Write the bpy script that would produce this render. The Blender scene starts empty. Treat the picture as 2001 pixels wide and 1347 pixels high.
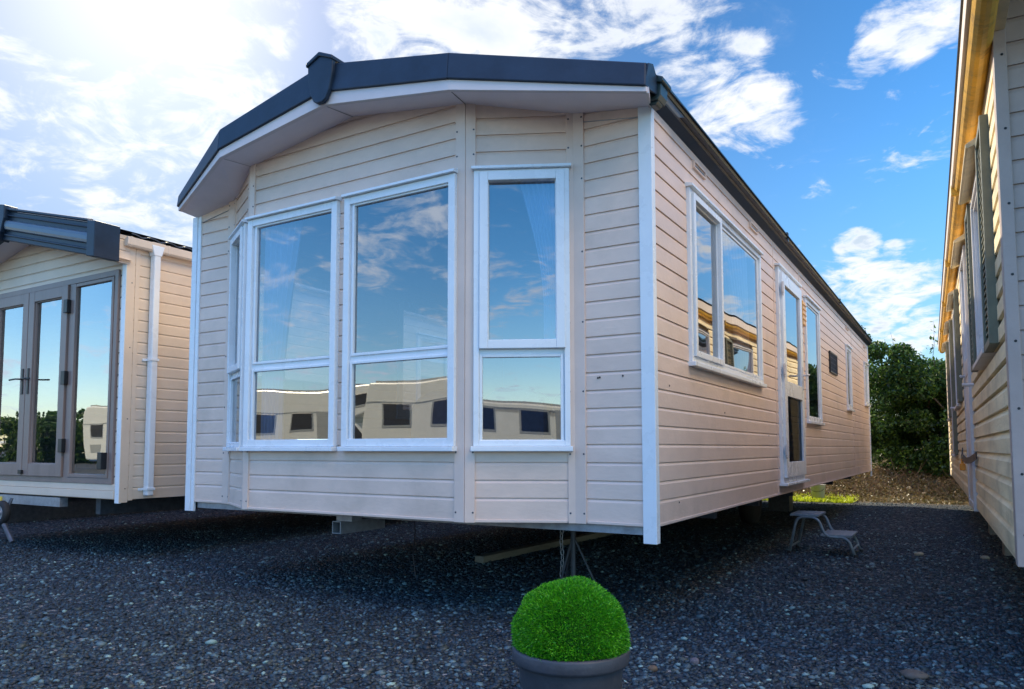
import bpy, bmesh, math, random
import numpy as np
from mathutils import Vector, Matrix
random.seed(7)
RNG = np.random.default_rng(11)
R = math.radians
scene = bpy.context.scene
COL = scene.collection

# ------------------------------------------------------------------ camera
CAM = Vector((1.314, -3.5747, 0.95))
YAW, PIT, ROL, FPX = -0.5394, 0.0693, -0.0012, 1455.7
_c, _s = math.cos(YAW), math.sin(YAW)
F = Vector((_s*math.cos(PIT), _c*math.cos(PIT), math.sin(PIT)))
RT = Vector((_c, -_s, 0)); UP = RT.cross(F)
RT, UP = math.cos(ROL)*RT+math.sin(ROL)*UP, -math.sin(ROL)*RT+math.cos(ROL)*UP
cd = bpy.data.cameras.new('camera'); cam = bpy.data.objects.new('camera', cd); COL.objects.link(cam)
cam.matrix_world = Matrix(((RT.x, UP.x, -F.x, CAM.x), (RT.y, UP.y, -F.y, CAM.y), (RT.z, UP.z, -F.z, CAM.z), (0, 0, 0, 1)))
cd.sensor_width = 36; cd.lens = FPX/2001*36; cd.shift_y = 102.0/2001; cd.clip_start = .05; cd.clip_end = 2000
scene.camera = cam

def sky_dir(px, py):           # direction of a point of the sky seen in the photograph
    return (F + RT*((px-1000.5)/FPX) - UP*((py-775.5)/FPX)).normalized()

# ------------------------------------------------------------------ light
SUN_AZ, SUN_EL = R(-58), R(32.5)
SD = Vector((math.sin(SUN_AZ)*math.cos(SUN_EL), math.cos(SUN_AZ)*math.cos(SUN_EL), math.sin(SUN_EL)))
sl = bpy.data.lights.new('sun', 'SUN'); sl.energy = 5.0; sl.angle = R(.5); sl.color = (1, .88, .66)
so = bpy.data.objects.new('sun', sl); COL.objects.link(so); so.rotation_euler = SD.to_track_quat('Z', 'Y').to_euler()
scene.view_settings.view_transform = 'Standard'; scene.view_settings.look = 'None'
scene.view_settings.exposure = 0.5; scene.view_settings.gamma = 1.0

world = bpy.data.worlds.new("World"); scene.world = world; world.use_nodes = True
WT = world.node_tree; WN, WL = WT.nodes, WT.links
WN.clear()
def wn(t, **k):
    n = WN.new(t)
    for a, b in k.items(): setattr(n, a, b)
    return n
def wm(op, a, b=None, c=None, clamp=False):
    n = WN.new('ShaderNodeMath'); n.operation = op; n.use_clamp = clamp
    for i, v in enumerate((a, b, c)):
        if v is None: continue
        if isinstance(v, (int, float)): n.inputs[i].default_value = v
        else: WL.new(v, n.inputs[i])
    return n.outputs[0]
def wv(op, a, b=None):
    n = WN.new('ShaderNodeVectorMath'); n.operation = op
    for i, v in enumerate((a, b)):
        if v is None: continue
        if isinstance(v, (tuple, list, Vector)): n.inputs[i].default_value = tuple(v)
        else: WL.new(v, n.inputs[i])
    return n
def wmix(f, a, b):
    n = WN.new('ShaderNodeMix'); n.data_type = 'RGBA'
    for i, v in ((0, f), (6, a), (7, b)):
        if isinstance(v, (int, float)): n.inputs[i].default_value = v
        elif isinstance(v, tuple): n.inputs[i].default_value = (*v, 1)
        else: WL.new(v, n.inputs[i])
    return n.outputs[2]
def wramp(v, a, b):
    n = WN.new('ShaderNodeMapRange'); n.interpolation_type = 'SMOOTHSTEP'
    WL.new(v, n.inputs[0]); n.inputs[1].default_value = a; n.inputs[2].default_value = b
    return n.outputs[0]
tc = wn('ShaderNodeTexCoord')
dirv = wv('NORMALIZE', tc.outputs['Generated']).outputs[0]
sep = wn('ShaderNodeSeparateXYZ'); WL.new(dirv, sep.inputs[0])
sky = wn('ShaderNodeTexSky', sky_type='NISHITA', sun_disc=False, sun_elevation=SUN_EL, sun_rotation=SUN_AZ,
         air_density=1.0, dust_density=.4, ozone_density=3.0)
SKY_STRENGTH = .13
hs = wn('ShaderNodeHueSaturation'); WL.new(sky.outputs[0], hs.inputs['Color'])
hs.inputs['Saturation'].default_value = 1.34
# cloud density: noise on a flat cloud deck + where the cloud banks sit
den = wm('ADD', wm('MAXIMUM', sep.outputs[2], 0.0), .22)
proj = wn('ShaderNodeCombineXYZ')
WL.new(wm('DIVIDE', sep.outputs[0], den), proj.inputs[0]); WL.new(wm('DIVIDE', sep.outputs[1], den), proj.inputs[1])
WL.new(wm('MULTIPLY', sep.outputs[2], 1.5), proj.inputs[2])
def noise(scale, detail, rough, dist=0, off=(0, 0, 0)):
    n = wn('ShaderNodeTexNoise'); n.inputs['Scale'].default_value = scale; n.inputs['Detail'].default_value = detail
    n.inputs['Roughness'].default_value = rough; n.inputs['Distortion'].default_value = dist
    WL.new(wv('ADD', proj.outputs[0], off).outputs[0], n.inputs['Vector']); return n.outputs[0]
n1 = noise(2.6, 12, .6, .35, (3.1, 1.7, 0)); n2 = noise(3.4, 6, .5, .2, (9, 4, 2)); n3 = noise(7.0, 10, .64, .8, (5, 5, 1))
# (px, py, radius in degrees, weight): the banks of cloud over the row; unseen fill-light cloud behind the viewer is added further down
BANKS = [(10, 120, 2.2, .6), (40, 215, 2.8, .85), (110, 240, 3, .85), (60, 300, 2.4, .7), (250, 210, 2, .6), (230, 360, 3.4, .85), (300, 290, 3, .85), (370, 240, 3, .8), (290, 120, 1.5, .55), (400, 110, 2.3, .85), (440, 75, 2, .8), (470, 190, 2.6, .85), (510, 240, 2.2, .8), (320, 400, 3.4, .8), (120, 400, 2.5, .45), (530, 30, 1.8, 1.0), (550, 60, 1.5, .8),
         (700, 50, 2.5, .8), (770, 60, 3.5, 1.0), (860, 30, 4, 1.0), (960, 50, 4.5, 1.1), (1060, 50, 5, 1.1), (1180, 60, 5, 1.1), (1280, 40, 4.5, 1.1), (1350, 90, 2.5, .8), (1340, 170, 2.5, .7),
         (1440, 130, 2.2, 1.0), (1430, 180, 2.6, 1.0), (1490, 220, 2.4, 1.0), (1400, 220, 2.5, .9), (1370, 240, 1.5, .6), (1720, 70, 1.5, .95), (1760, 50, 1.8, .8), (1820, 10, 2, .8), (1700, 95, 1.2, .9), (1780, 90, 1.3, .7),
         (1680, 487, 1.3, 1.1), (1655, 492, .8, 1.0), (1745, 490, .7, .9), (1740, 560, 2.3, 1.05), (1660, 575, 1.9, .9), (1800, 545, 1.6, 1.0), (1790, 635, 1.7, 1.0), (1740, 643, 1.3, .95)]
mask = None
for px, py, rd, w in BANKS:
    d = sky_dir(px, py)
    dot = wv('DOT_PRODUCT', dirv, d).outputs['Value']
    m = wm('MULTIPLY', wramp(dot, math.cos(R(rd*1.5)), math.cos(R(rd*.2))), w)
    mask = m if mask is None else wm('MAXIMUM', mask, m)
front = wramp(wv('DOT_PRODUCT', dirv, (F.x, F.y, .1)).outputs['Value'], .0, .45)      # the part of sky ahead
back = wm('SUBTRACT', 1.0, front)
high = wramp(sep.outputs[2], .50, .76)
backmask = wm('MULTIPLY', back, wm('ADD', wm('MULTIPLY', high, .80), .20))
mask = wm('MAXIMUM', wm('MULTIPLY', mask, front), backmask)
NB = (CR_N := Vector((.4459, -.8951, 0)))
refl = None
for px, py, rd, w, nrm in ((800, 430, 3.0, .55, (0, -1, 0)), (770, 500, 3.0, .5, (0, -1, 0)), (860, 510, 3.0, .45, (0, -1, 0)), (990, 545, 2.4, .6, NB), (1050, 555, 2.4, .55, NB), (1380, 490, 3, .6, (1, 0, 0)), (1430, 500, 3, .6, (1, 0, 0)), (1440, 615, 3, .6, (1, 0, 0))):
    d = sky_dir(px, py); nn = Vector(nrm); d = d-nn*(2*d.dot(nn)); dot = wv('DOT_PRODUCT', dirv, d).outputs['Value']
    q = wm('MULTIPLY', wramp(dot, math.cos(R(rd*1.7)), math.cos(R(rd*.2))), w); refl = q if refl is None else wm('MAXIMUM', refl, q)
mask = wm('MAXIMUM', mask, refl)
n4 = noise(17, 6, .6, .6, (2, 8, 4))
dens0 = wm('ADD', wm('ADD', wm('MULTIPLY_ADD', n1, 1.5, -.75), wm('MULTIPLY_ADD', n3, 1.9, -.95)), wm('ADD', wm('MULTIPLY_ADD', n4, .8, -.4), wm('MULTIPLY', mask, .62)))
cover = wramp(dens0, .16, .78)
thin = wm('MULTIPLY', wramp(n3, .55, .85), .10)
cover = wm('MAXIMUM', cover, wm('MULTIPLY', thin, front))
shade = wm('MULTIPLY', wramp(n2, .44, .66), wramp(dens0, .55, .85))
sundot = wv('DOT_PRODUCT', dirv, SD).outputs['Value']
BLUE = wn('ShaderNodeVectorMath', operation='SCALE'); WL.new(hs.outputs[0], BLUE.inputs[0]); sd0 = wv('DOT_PRODUCT', dirv, SD).outputs['Value']
fsc = wm('MULTIPLY', wm('SUBTRACT', 1.66, wm('MULTIPLY', wramp(sd0, .30, .97), 1.10)), wm('ADD', .55, wm('MULTIPLY', wramp(sep.outputs[2], .0, .36), .45)))
WL.new(wm('ADD', wm('MULTIPLY', fsc, front), wm('MULTIPLY', wm('SUBTRACT', 1.0, front), 1.95)), BLUE.inputs['Scale'])
skyc = BLUE.outputs[0]
cloudF = wmix(shade, (5.7, 5.85, 6.1), (3.5, 4.2, 5.0))
west = wm('SUBTRACT', 1.0, wm('MULTIPLY', wramp(sep.outputs[0], .32, .70), wramp(sep.outputs[2], .40, .6)))
fill_cloud0 = wmix(shade, wmix(west, (64.0, 47.0, 22.0), (6.0, 8.0, 16.0)), wmix(west, (34, 26, 14), (4.6, 6.2, 11.5)))  # unseen bright cloud added behind, warm in the east to light the side wall
wsc = wn('ShaderNodeVectorMath', operation='SCALE'); WL.new(fill_cloud0, wsc.inputs[0]); WL.new(wm('ADD', .85, wm('MULTIPLY', west, .15)), wsc.inputs['Scale'])
fill_cloud = wsc.outputs[0]
cloudM = wmix(wramp(sep.outputs[2], .45, .65), (7.5, 8.8, 11.0), fill_cloud)
cloud = wmix(front, cloudM, cloudF)
mixed = wmix(cover, skyc, cloud)
glow = wm('MULTIPLY', wm('POWER', wm('MAXIMUM', sundot, 0.0), 60.0), 1.8)
gcol = wn('ShaderNodeVectorMath', operation='SCALE'); gcol.inputs[0].default_value = (1, .98, .92); WL.new(glow, gcol.inputs['Scale'])
tot = wv('ADD', mixed, gcol.outputs[0]).outputs[0]
bg = wn('ShaderNodeBackground'); WL.new(tot, bg.inputs[0]); bg.inputs[1].default_value = SKY_STRENGTH
wo = wn('ShaderNodeOutputWorld'); WL.new(bg.outputs[0], wo.inputs[0])

# ------------------------------------------------------------------ materials
def mat(name, col, rough=.5, vary=.08, vscale=3.0, bump=0.0, bscale=40.0, metal=0.0, spec=.5, dirt=None, stretch=None):
    m = bpy.data.materials.new(name); m.use_nodes = True
    N, L = m.node_tree.nodes, m.node_tree.links; p = N['Principled BSDF']
    t = N.new('ShaderNodeTexCoord'); src = t.outputs['Object']
    if stretch:
        mp = N.new('ShaderNodeMapping'); mp.inputs['Scale'].default_value = stretch; L.new(src, mp.inputs[0]); src2 = mp.outputs[0]
    else: src2 = src
    n = N.new('ShaderNodeTexNoise'); n.inputs['Scale'].default_value = vscale; n.inputs['Detail'].default_value = 6
    n.inputs['Roughness'].default_value = .65; L.new(src2, n.inputs['Vector'])
    r = N.new('ShaderNodeValToRGB')
    lo = tuple(c*(1-vary*1.6) for c in col); hi = tuple(min(1, c*(1+vary)) for c in col)
    r.color_ramp.elements[0].position = .32; r.color_ramp.elements[1].position = .68
    r.color_ramp.elements[0].color = (*lo, 1); r.color_ramp.elements[1].color = (*hi, 1)
    L.new(n.outputs[0], r.inputs[0]); out = r.outputs[0]
    if dirt:
        dc, ds, lo_, hi_ = dirt
        n2 = N.new('ShaderNodeTexNoise'); n2.inputs['Scale'].default_value = ds; n2.inputs['Detail'].default_value = 9
        n2.inputs['Roughness'].default_value = .7; L.new(src, n2.inputs['Vector'])
        mr = N.new('ShaderNodeMapRange'); L.new(n2.outputs[0], mr.inputs[0]); mr.inputs[1].default_value = lo_; mr.inputs[2].default_value = hi_
        mx = N.new('ShaderNodeMix'); mx.data_type = 'RGBA'; L.new(mr.outputs[0], mx.inputs[0]); L.new(out, mx.inputs[6]); mx.inputs[7].default_value = (*dc, 1)
        out = mx.outputs[2]
    L.new(out, p.inputs['Base Color'])
    rr = N.new('ShaderNodeMapRange'); L.new(n.outputs[0], rr.inputs[0]); rr.inputs[3].default_value = max(0, rough-.08); rr.inputs[4].default_value = min(1, rough+.08)
    L.new(rr.outputs[0], p.inputs['Roughness'])
    p.inputs['Metallic'].default_value = metal; p.inputs['Specular IOR Level'].default_value = spec
    if bump:
        b = N.new('ShaderNodeBump'); b.inputs['Strength'].default_value = bump; b.inputs['Distance'].default_value = .01
        nb = N.new('ShaderNodeTexNoise'); nb.inputs['Scale'].default_value = bscale; nb.inputs['Detail'].default_value = 5; L.new(src2, nb.inputs['Vector'])
        L.new(nb.outputs[0], b.inputs['Height']); L.new(b.outputs[0], p.inputs['Normal'])
    return m
M = {}
M['siding'] = mat('cream_siding', (.75, .578, .485), .40, .06, 2.5, .14, 30, dirt=((.42, .34, .27), 1.3, .52, .95), stretch=(1, 1, 2))
M['siding_old'] = mat('weathered_siding', (.80, .66, .42), .55, .12, 3.5, .25, 25, dirt=((.30, .25, .16), 2.2, .50, .85), stretch=(.5, .5, 3))
M['siding_left'] = mat('sand_siding', (.72, .59, .47), .45, .05, 2.5, .1, 30)
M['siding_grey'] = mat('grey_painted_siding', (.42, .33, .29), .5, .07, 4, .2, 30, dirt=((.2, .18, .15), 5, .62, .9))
M['post'] = mat('cream_trim', (.73, .57, .485), .45, .05, 3)
M['white'] = mat('white_upvc', (.77, .81, .85), .28, .03, 4, dirt=((.6, .6, .6), 6, .72, 1.2))
M['white_old'] = mat('weathered_upvc', (.62, .60, .60), .4, .08, 5, dirt=((.25, .22, .18), 7, .55, .9))
M['soffit'] = mat('soffit_board', (.78, .68, .70), .55, .05, 2)
M['fascia_cream'] = mat('fascia_cream', (.68, .60, .60), .5, .04, 3)
M['dark'] = mat('dark_blue_grey_fascia', (.014, .030, .058), .45, .2, 4, .08, 30, spec=.35)
M['darkgreen'] = mat('dark_gutter_plastic', (.025, .045, .045), .35, .15, 5)
M['gut_grey'] = mat('grey_plastic', (.13, .13, .15), .4, .12, 5)
M['black'] = mat('black_plastic', (.012, .013, .016), .4, .15, 10)
M['gutter_stain'] = mat('stained_gutter', (.80, .44, .05), .5, .14, 7, .2, 30, dirt=((.22, .12, .03), 16, .52, .82))
M['taupe'] = mat('taupe_woodgrain_upvc', (.25, .185, .165), .4, .1, 6, .1, 60, stretch=(1, 1, .2))
M['olive'] = mat('olive_shutter_paint', (.16, .16, .11), .5, .15, 8, dirt=((.3, .28, .22), 9, .6, .9))
M['galv'] = mat('galvanised_steel', (.36, .38, .42), .45, .15, 20, .1, 60, metal=.6)
M['steel_dark'] = mat('dull_steel', (.085, .10, .125), .5, .2, 20, metal=.5)
M['rubber'] = mat('black_rubber', (.02, .02, .022), .75, .2, 20)
M['timber'] = mat('weathered_timber', (.17, .16, .13), .8, .25, 5, .5, 60, stretch=(1, .2, 1))
M['concrete'] = mat('concrete', (.24, .24, .23), .9, .2, 10, .6, 60)
M['yellow_plastic'] = mat('amber_plastic', (.80, .42, .08), .35, .08, 14)
M['yellow_label'] = mat('yellow_paint', (.75, .55, .06), .5, .1, 10)
M['orange'] = mat('orange_plastic', (.85, .30, .02), .4, .05, 10)
M['curtain'] = mat('white_voile', (.80, .84, .90), .8, .04, 6)
M['room'] = mat('room_lining', (.46, .48, .52), .8, .05, 2)
M['carpet'] = mat('carpet', (.25, .22, .2), .95, .1, 30)
M['sofa'] = mat('sofa_fabric', (.10, .14, .22), .9, .1, 30)
M['pot'] = mat('charcoal_plant_pot', (.055, .06, .075), .5, .12, 12, .15, 60)
M['soil'] = mat('soil', (.03, .022, .015), .95, .3, 40, .8, 80)
M['gel'] = mat('motorhome_gelcoat', (.88, .87, .78), .25, .03, 3)
M['gel_grey'] = mat('grey_decal', (.40, .41, .38), .35, .04, 5)
M['bucket'] = mat('white_bucket', (.80, .81, .82), .4, .06, 8, dirt=((.4, .38, .34), 8, .6, 1.0))
M['roof_tile'] = mat('slate_grey_tile_sheet', (.05, .055, .07), .5, .2, 8, .2, 50)
M['twig'] = mat('dead_twig', (.20, .13, .08), .9, .3, 9)
M['bark'] = mat('bark', (.10, .075, .05), .9, .3, 14, .6, 50)

def glass_mat(name, fac0, tint, wav=.12):
    m = bpy.data.materials.new(name); m.use_nodes = True
    N, L = m.node_tree.nodes, m.node_tree.links; N.remove(N['Principled BSDF'])
    o = [x for x in N if x.type == 'OUTPUT_MATERIAL'][0]
    tr = N.new('ShaderNodeBsdfTransparent'); tr.inputs[0].default_value = (*tint, 1)
    gl = N.new('ShaderNodeBsdfGlossy'); gl.inputs['Roughness'].default_value = .0; gl.inputs[0].default_value = (1, 1, 1, 1)
    fr = N.new('ShaderNodeFresnel'); fr.inputs['IOR'].default_value = 1.5
    mr = N.new('ShaderNodeMapRange'); L.new(fr.outputs[0], mr.inputs[0]); mr.inputs[1].default_value = .04; mr.inputs[2].default_value = 1; mr.inputs[3].default_value = fac0; mr.inputs[4].default_value = 1
    t = N.new('ShaderNodeTexCoord'); n = N.new('ShaderNodeTexNoise'); n.inputs['Scale'].default_value = 1.4; n.inputs['Detail'].default_value = 1
    L.new(t.outputs['Object'], n.inputs['Vector'])
    b = N.new('ShaderNodeBump'); b.inputs['Strength'].default_value = wav; b.inputs['Distance'].default_value = .05; L.new(n.outputs[0], b.inputs['Height'])
    L.new(b.outputs[0], gl.inputs['Normal'])
    if name == 'darkened_lower_glass': mr.inputs[4].default_value = .04; mr.inputs[3].default_value = .02
    mx = N.new('ShaderNodeMixShader'); L.new(mr.outputs[0], mx.inputs[0]); L.new(tr.outputs[0], mx.inputs[1]); L.new(gl.outputs[0], mx.inputs[2])
    L.new(mx.outputs[0], o.inputs['Surface']); return m
M['glass'] = glass_mat('double_glazing', .25, (.50, .62, .78), .07)
M['glass_side'] = glass_mat('double_glazing_side', .34, (.5, .62, .78), .06)
M['glass_left'] = glass_mat('double_glazing_left', .36, (.55, .66, .78), .10)
M['glass_low'] = glass_mat('darkened_lower_glass', .10, (.25, .32, .36), .05)  # tint darkened and reflection cut to keep out the mirrored sunlit wall
M['glass_dim'] = glass_mat('dusty_glass', .20, (.55, .62, .66), .3)

def leaf_mat(name, cols, trans=.35):
    m = bpy.data.materials.new(name); m.use_nodes = True
    N, L = m.node_tree.nodes, m.node_tree.links; p = N['Principled BSDF']; o = [x for x in N if x.type == 'OUTPUT_MATERIAL'][0]
    g = N.new('ShaderNodeNewGeometry'); r = N.new('ShaderNodeValToRGB'); r.color_ramp.interpolation = 'LINEAR'
    while len(r.color_ramp.elements) < len(cols): r.color_ramp.elements.new(.5)
    for i, c in enumerate(cols):
        r.color_ramp.elements[i].position = i/(len(cols)-1); r.color_ramp.elements[i].color = (*c, 1)
    L.new(g.outputs['Random Per Island'], r.inputs[0]); L.new(r.outputs[0], p.inputs['Base Color'])
    p.inputs['Roughness'].default_value = .45
    tl = N.new('ShaderNodeBsdfTranslucent'); L.new(r.outputs[0], tl.inputs[0])
    mx = N.new('ShaderNodeMixShader'); mx.inputs[0].default_value = trans
    L.new(p.outputs[0], mx.inputs[1]); L.new(tl.outputs[0], mx.inputs[2]); L.new(mx.outputs[0], o.inputs['Surface'])
    return m
M['hedge_leaf'] = leaf_mat('hedge_leaf', [(.016, .045, .016), (.035, .085, .02), (.06, .13, .02), (.14, .22, .03)], .45)
M['topiary_leaf'] = leaf_mat('topiary_leaf', [(.02, .16, .01), (.05, .34, .01), (.10, .46, .01), (.20, .62, .02), (.03, .22, .015)], .3)
M['grass_leaf'] = leaf_mat('grass_leaf', [(.34, .44, .03), (.55, .62, .04), (.42, .54, .03)], .5)
M['dry_leaf'] = leaf_mat('dry_leaf', [(.16, .11, .05), (.30, .22, .10), (.10, .10, .03), (.22, .17, .09)], .2)
M['straw'] = leaf_mat('straw', [(.22, .16, .09), (.12, .08, .05), (.30, .24, .14)], .1)

# gravel: pebbles take a colour each
def pebble_mat():
    m = bpy.data.materials.new('pebble'); m.use_nodes = True
    N, L = m.node_tree.nodes, m.node_tree.links; p = N['Principled BSDF']
    g = N.new('ShaderNodeNewGeometry'); r = N.new('ShaderNodeValToRGB'); r.color_ramp.interpolation = 'CONSTANT'
    cs = [(q_, (c_[0]*.68, c_[1]*1.12, c_[2]*1.12)) for q_, c_ in [(0, (.012, .016, .024)), (.24, (.022, .029, .042)), (.48, (.036, .044, .062)), (.64, (.055, .064, .085)), (.76, (.040, .036, .042)), (.80, (.12, .13, .155)), (.89, (.085, .066, .058)), (.945, (.20, .21, .23)), (.988, (.40, .38, .35))]]
    while len(r.color_ramp.elements) < len(cs): r.color_ramp.elements.new(.5)
    for i, (q, c) in enumerate(cs): r.color_ramp.elements[i].position = q; r.color_ramp.elements[i].color = (*c, 1)
    L.new(g.outputs['Random Per Island'], r.inputs[0])
    t = N.new('ShaderNodeTexCoord'); n = N.new('ShaderNodeTexNoise'); n.inputs['Scale'].default_value = .9; n.inputs['Detail'].default_value = 6; n.inputs['Roughness'].default_value = .65
    L.new(t.outputs['Object'], n.inputs['Vector']); mr = N.new('ShaderNodeMapRange'); L.new(n.outputs[0], mr.inputs[0]); mr.inputs[1].default_value = .42; mr.inputs[2].default_value = .62
    e = N.new('ShaderNodeMix'); e.data_type = 'RGBA'; L.new(mr.outputs[0], e.inputs[0]); e.inputs[6].default_value = (.62, .66, .72, 1); e.inputs[7].default_value = (1.35, 1.18, 1.08, 1)
    mu = N.new('ShaderNodeMix'); mu.data_type = 'RGBA'; mu.blend_type = 'MULTIPLY'; mu.inputs[0].default_value = 1; L.new(r.outputs[0], mu.inputs[6]); L.new(e.outputs[2], mu.inputs[7])
    L.new(mu.outputs[2], p.inputs['Base Color']); p.inputs['Roughness'].default_value = .5
    return m
M['pebble'] = pebble_mat()
def ground_mat():
    m = bpy.data.materials.new('gravel_ground'); m.use_nodes = True
    N, L = m.node_tree.nodes, m.node_tree.links; p = N['Principled BSDF']
    t = N.new('ShaderNodeTexCoord'); src = t.outputs['Object']
    v = N.new('ShaderNodeTexVoronoi'); v.inputs['Scale'].default_value = 42; L.new(src, v.inputs['Vector'])
    v2 = N.new('ShaderNodeTexVoronoi'); v2.inputs['Scale'].default_value = 95; L.new(src, v2.inputs['Vector'])
    sp = N.new('ShaderNodeSeparateColor'); L.new(v.outputs['Color'], sp.inputs[0])
    r = N.new('ShaderNodeValToRGB')
    cs = [(0, (.006, .012, .021)), (.4, (.014, .026, .042)), (.7, (.028, .047, .068)), (.88, (.06, .08, .10)), (.97, (.24, .23, .22)), (1, (.34, .32, .3))]
    while len(r.color_ramp.elements) < len(cs): r.color_ramp.elements.new(.5)
    for i, (q, c) in enumerate(cs): r.color_ramp.elements[i].position = q; r.color_ramp.elements[i].color = (*c, 1)
    L.new(sp.outputs[0], r.inputs[0])
    # earth and moss on the bank behind the row (by height of the ground)
    n = N.new('ShaderNodeTexNoise'); n.inputs['Scale'].default_value = 5; n.inputs['Detail'].default_value = 8; L.new(src, n.inputs['Vector'])
    e = N.new('ShaderNodeValToRGB'); e.color_ramp.elements[0].color = (.06, .045, .025, 1); e.color_ramp.elements[1].color = (.20, .15, .08, 1)
    e.color_ramp.elements[0].position = .35; e.color_ramp.elements[1].position = .65; L.new(n.outputs[0], e.inputs[0])
    s = N.new('ShaderNodeSeparateXYZ'); L.new(src, s.inputs[0])
    ad = N.new('ShaderNodeMath'); ad.operation = 'MULTIPLY_ADD'; L.new(n.outputs[0], ad.inputs[0]); ad.inputs[1].default_value = 1.2; L.new(s.outputs[1], ad.inputs[2])
    mr = N.new('ShaderNodeMapRange'); L.new(ad.outputs[0], mr.inputs[0]); mr.inputs[1].default_value = 11.2; mr.inputs[2].default_value = 11.9
    mx = N.new('ShaderNodeMix'); mx.data_type = 'RGBA'; L.new(mr.outputs[0], mx.inputs[0]); L.new(r.outputs[0], mx.inputs[6]); L.new(e.outputs[0], mx.inputs[7])
    L.new(mx.outputs[2], p.inputs['Base Color']); p.inputs['Roughness'].default_value = .85
    mn = N.new('ShaderNodeMath'); mn.operation = 'ADD'; L.new(v.outputs['Distance'], mn.inputs[0]); L.new(v2.outputs['Distance'], mn.inputs[1])
    b = N.new('ShaderNodeBump'); b.invert = True; b.inputs['Strength'].default_value = .9; b.inputs['Distance'].default_value = .015
    L.new(mn.outputs[0], b.inputs['Height']); L.new(b.outputs[0], p.inputs['Normal'])
    return m
M['ground'] = ground_mat()

# ------------------------------------------------------------------ mesh helpers
class Frame:                     # local (u along the wall, n out of it, z up)
    def __init__(s, o, u, n=None):
        s.o = Vector(o); s.u = Vector(u).normalized(); s.n = Vector(n).normalized() if n else Vector((s.u.y, -s.u.x, 0))
    def __call__(s, u, n, z): return s.o + s.u*u + s.n*n + Vector((0, 0, z))
WORLD = Frame((0, 0, 0), (1, 0, 0), (0, 1, 0))
class MB:
    def __init__(s): s.v = []; s.f = []
    def pts(s, ps, fs):
        k = len(s.v); s.v += [tuple(p) for p in ps]; s.f += [tuple(i+k for i in f) for f in fs]
    def box(s, u0, u1, n0, n1, z0, z1, fr=WORLD):
        P = [fr(u, n, z) for z in (z0, z1) for n in (n0, n1) for u in (u0, u1)]
        s.pts(P, [(0, 1, 3, 2), (4, 6, 7, 5), (0, 4, 5, 1), (1, 5, 7, 3), (3, 7, 6, 2), (2, 6, 4, 0)])
    def ring(s, u0, u1, z0, z1, w, n0, n1, fr, wb=None):
        wb = wb or w
        s.box(u0, u0+w, n0, n1, z0, z1, fr); s.box(u1-w, u1, n0, n1, z0, z1, fr)
        s.box(u0+w, u1-w, n0, n1-.0015, z1-w, z1, fr); s.box(u0+w, u1-w, n0, n1-.0015, z0, z0+wb, fr)
    def prism(s, poly, a, b):    # poly: list of 3-D points, swept from +a to +b
        a, b = Vector(a), Vector(b); k = len(poly); P = [Vector(p)+a for p in poly]+[Vector(p)+b for p in poly]
        s.pts(P, [tuple(range(k)), tuple(range(2*k-1, k-1, -1))]+[(i, (i+1) % k, (i+1) % k+k, i+k) for i in range(k)])
    def tube(s, path, r, n=8, cap=True):
        path = [Vector(p) for p in path]; rings = []
        for i, p in enumerate(path):
            t = (path[min(i+1, len(path)-1)]-path[max(i-1, 0)]).normalized()
            a = t.orthogonal().normalized() if i == 0 else (prev-t*prev.dot(t)).normalized()
            prev = a; b = t.cross(a); rr = r[i] if isinstance(r, (list, tuple)) else r
            rings.append([p+a*math.cos(2*math.pi*k/n)*rr+b*math.sin(2*math.pi*k/n)*rr for k in range(n)])
        m = len(rings); fs = [(i*n+k, i*n+(k+1) % n, (i+1)*n+(k+1) % n, (i+1)*n+k) for i in range(m-1) for k in range(n)]
        if cap: fs += [tuple(range(n))[::-1], tuple((m-1)*n+k for k in range(n))]
        s.pts([p for q in rings for p in q], fs)
    def lathe(s, prof, c, n=32, axis='z'):
        P = []; m = len(prof)
        for r, h in prof:
            for k in range(n):
                a = 2*math.pi*k/n
                d = (r*math.cos(a), r*math.sin(a), h) if axis == 'z' else ((h, r*math.cos(a), r*math.sin(a)) if axis == 'x' else (r*math.cos(a), h, r*math.sin(a)))
                P.append(Vector(c)+Vector(d))
        s.pts(P, [(i*n+k, i*n+(k+1) % n, (i+1)*n+(k+1) % n, (i+1)*n+k) for i in range(m-1) for k in range(n)])
    def build(s, name, m, parent=None, bevel=0, smooth=False, cuts=(), fix=True):
        me = bpy.data.meshes.new(name); base = parent_loc(parent)
        me.from_pydata([(v[0]-base[0], v[1]-base[1], v[2]-base[2]) for v in s.v], [], s.f)
        if fix or cuts:
            bm = bmesh.new(); bm.from_mesh(me)
            for co, no in cuts:
                bmesh.ops.bisect_plane(bm, geom=bm.verts[:]+bm.edges[:]+bm.faces[:], plane_co=Vector(co)-Vector(base), plane_no=Vector(no), clear_outer=True)
            bmesh.ops.recalc_face_normals(bm, faces=bm.faces[:]); bm.to_mesh(me); bm.free()
        me.materials.append(M[m] if isinstance(m, str) else m)
        o = bpy.data.objects.new(name, me); COL.objects.link(o)
        if parent is not None: o.parent = parent
        if smooth:
            for p in me.polygons: p.use_smooth = True
        if bevel:
            b = o.modifiers.new('bevel', 'BEVEL'); b.width = bevel; b.segments = 2; b.limit_method = 'ANGLE'; b.angle_limit = R(40); b.harden_normals = False
        return o
def parent_loc(o):
    v = Vector((0, 0, 0))
    while o is not None: v += o.location; o = o.parent
    return v
def thing(name, label, cat, loc=(0, 0, 0), group=None):
    o = bpy.data.objects.new(name, None); COL.objects.link(o); o.location = loc; o.empty_display_size = .2
    o['label'] = label; o['category'] = cat
    if group: o['group'] = group
    return o
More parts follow.
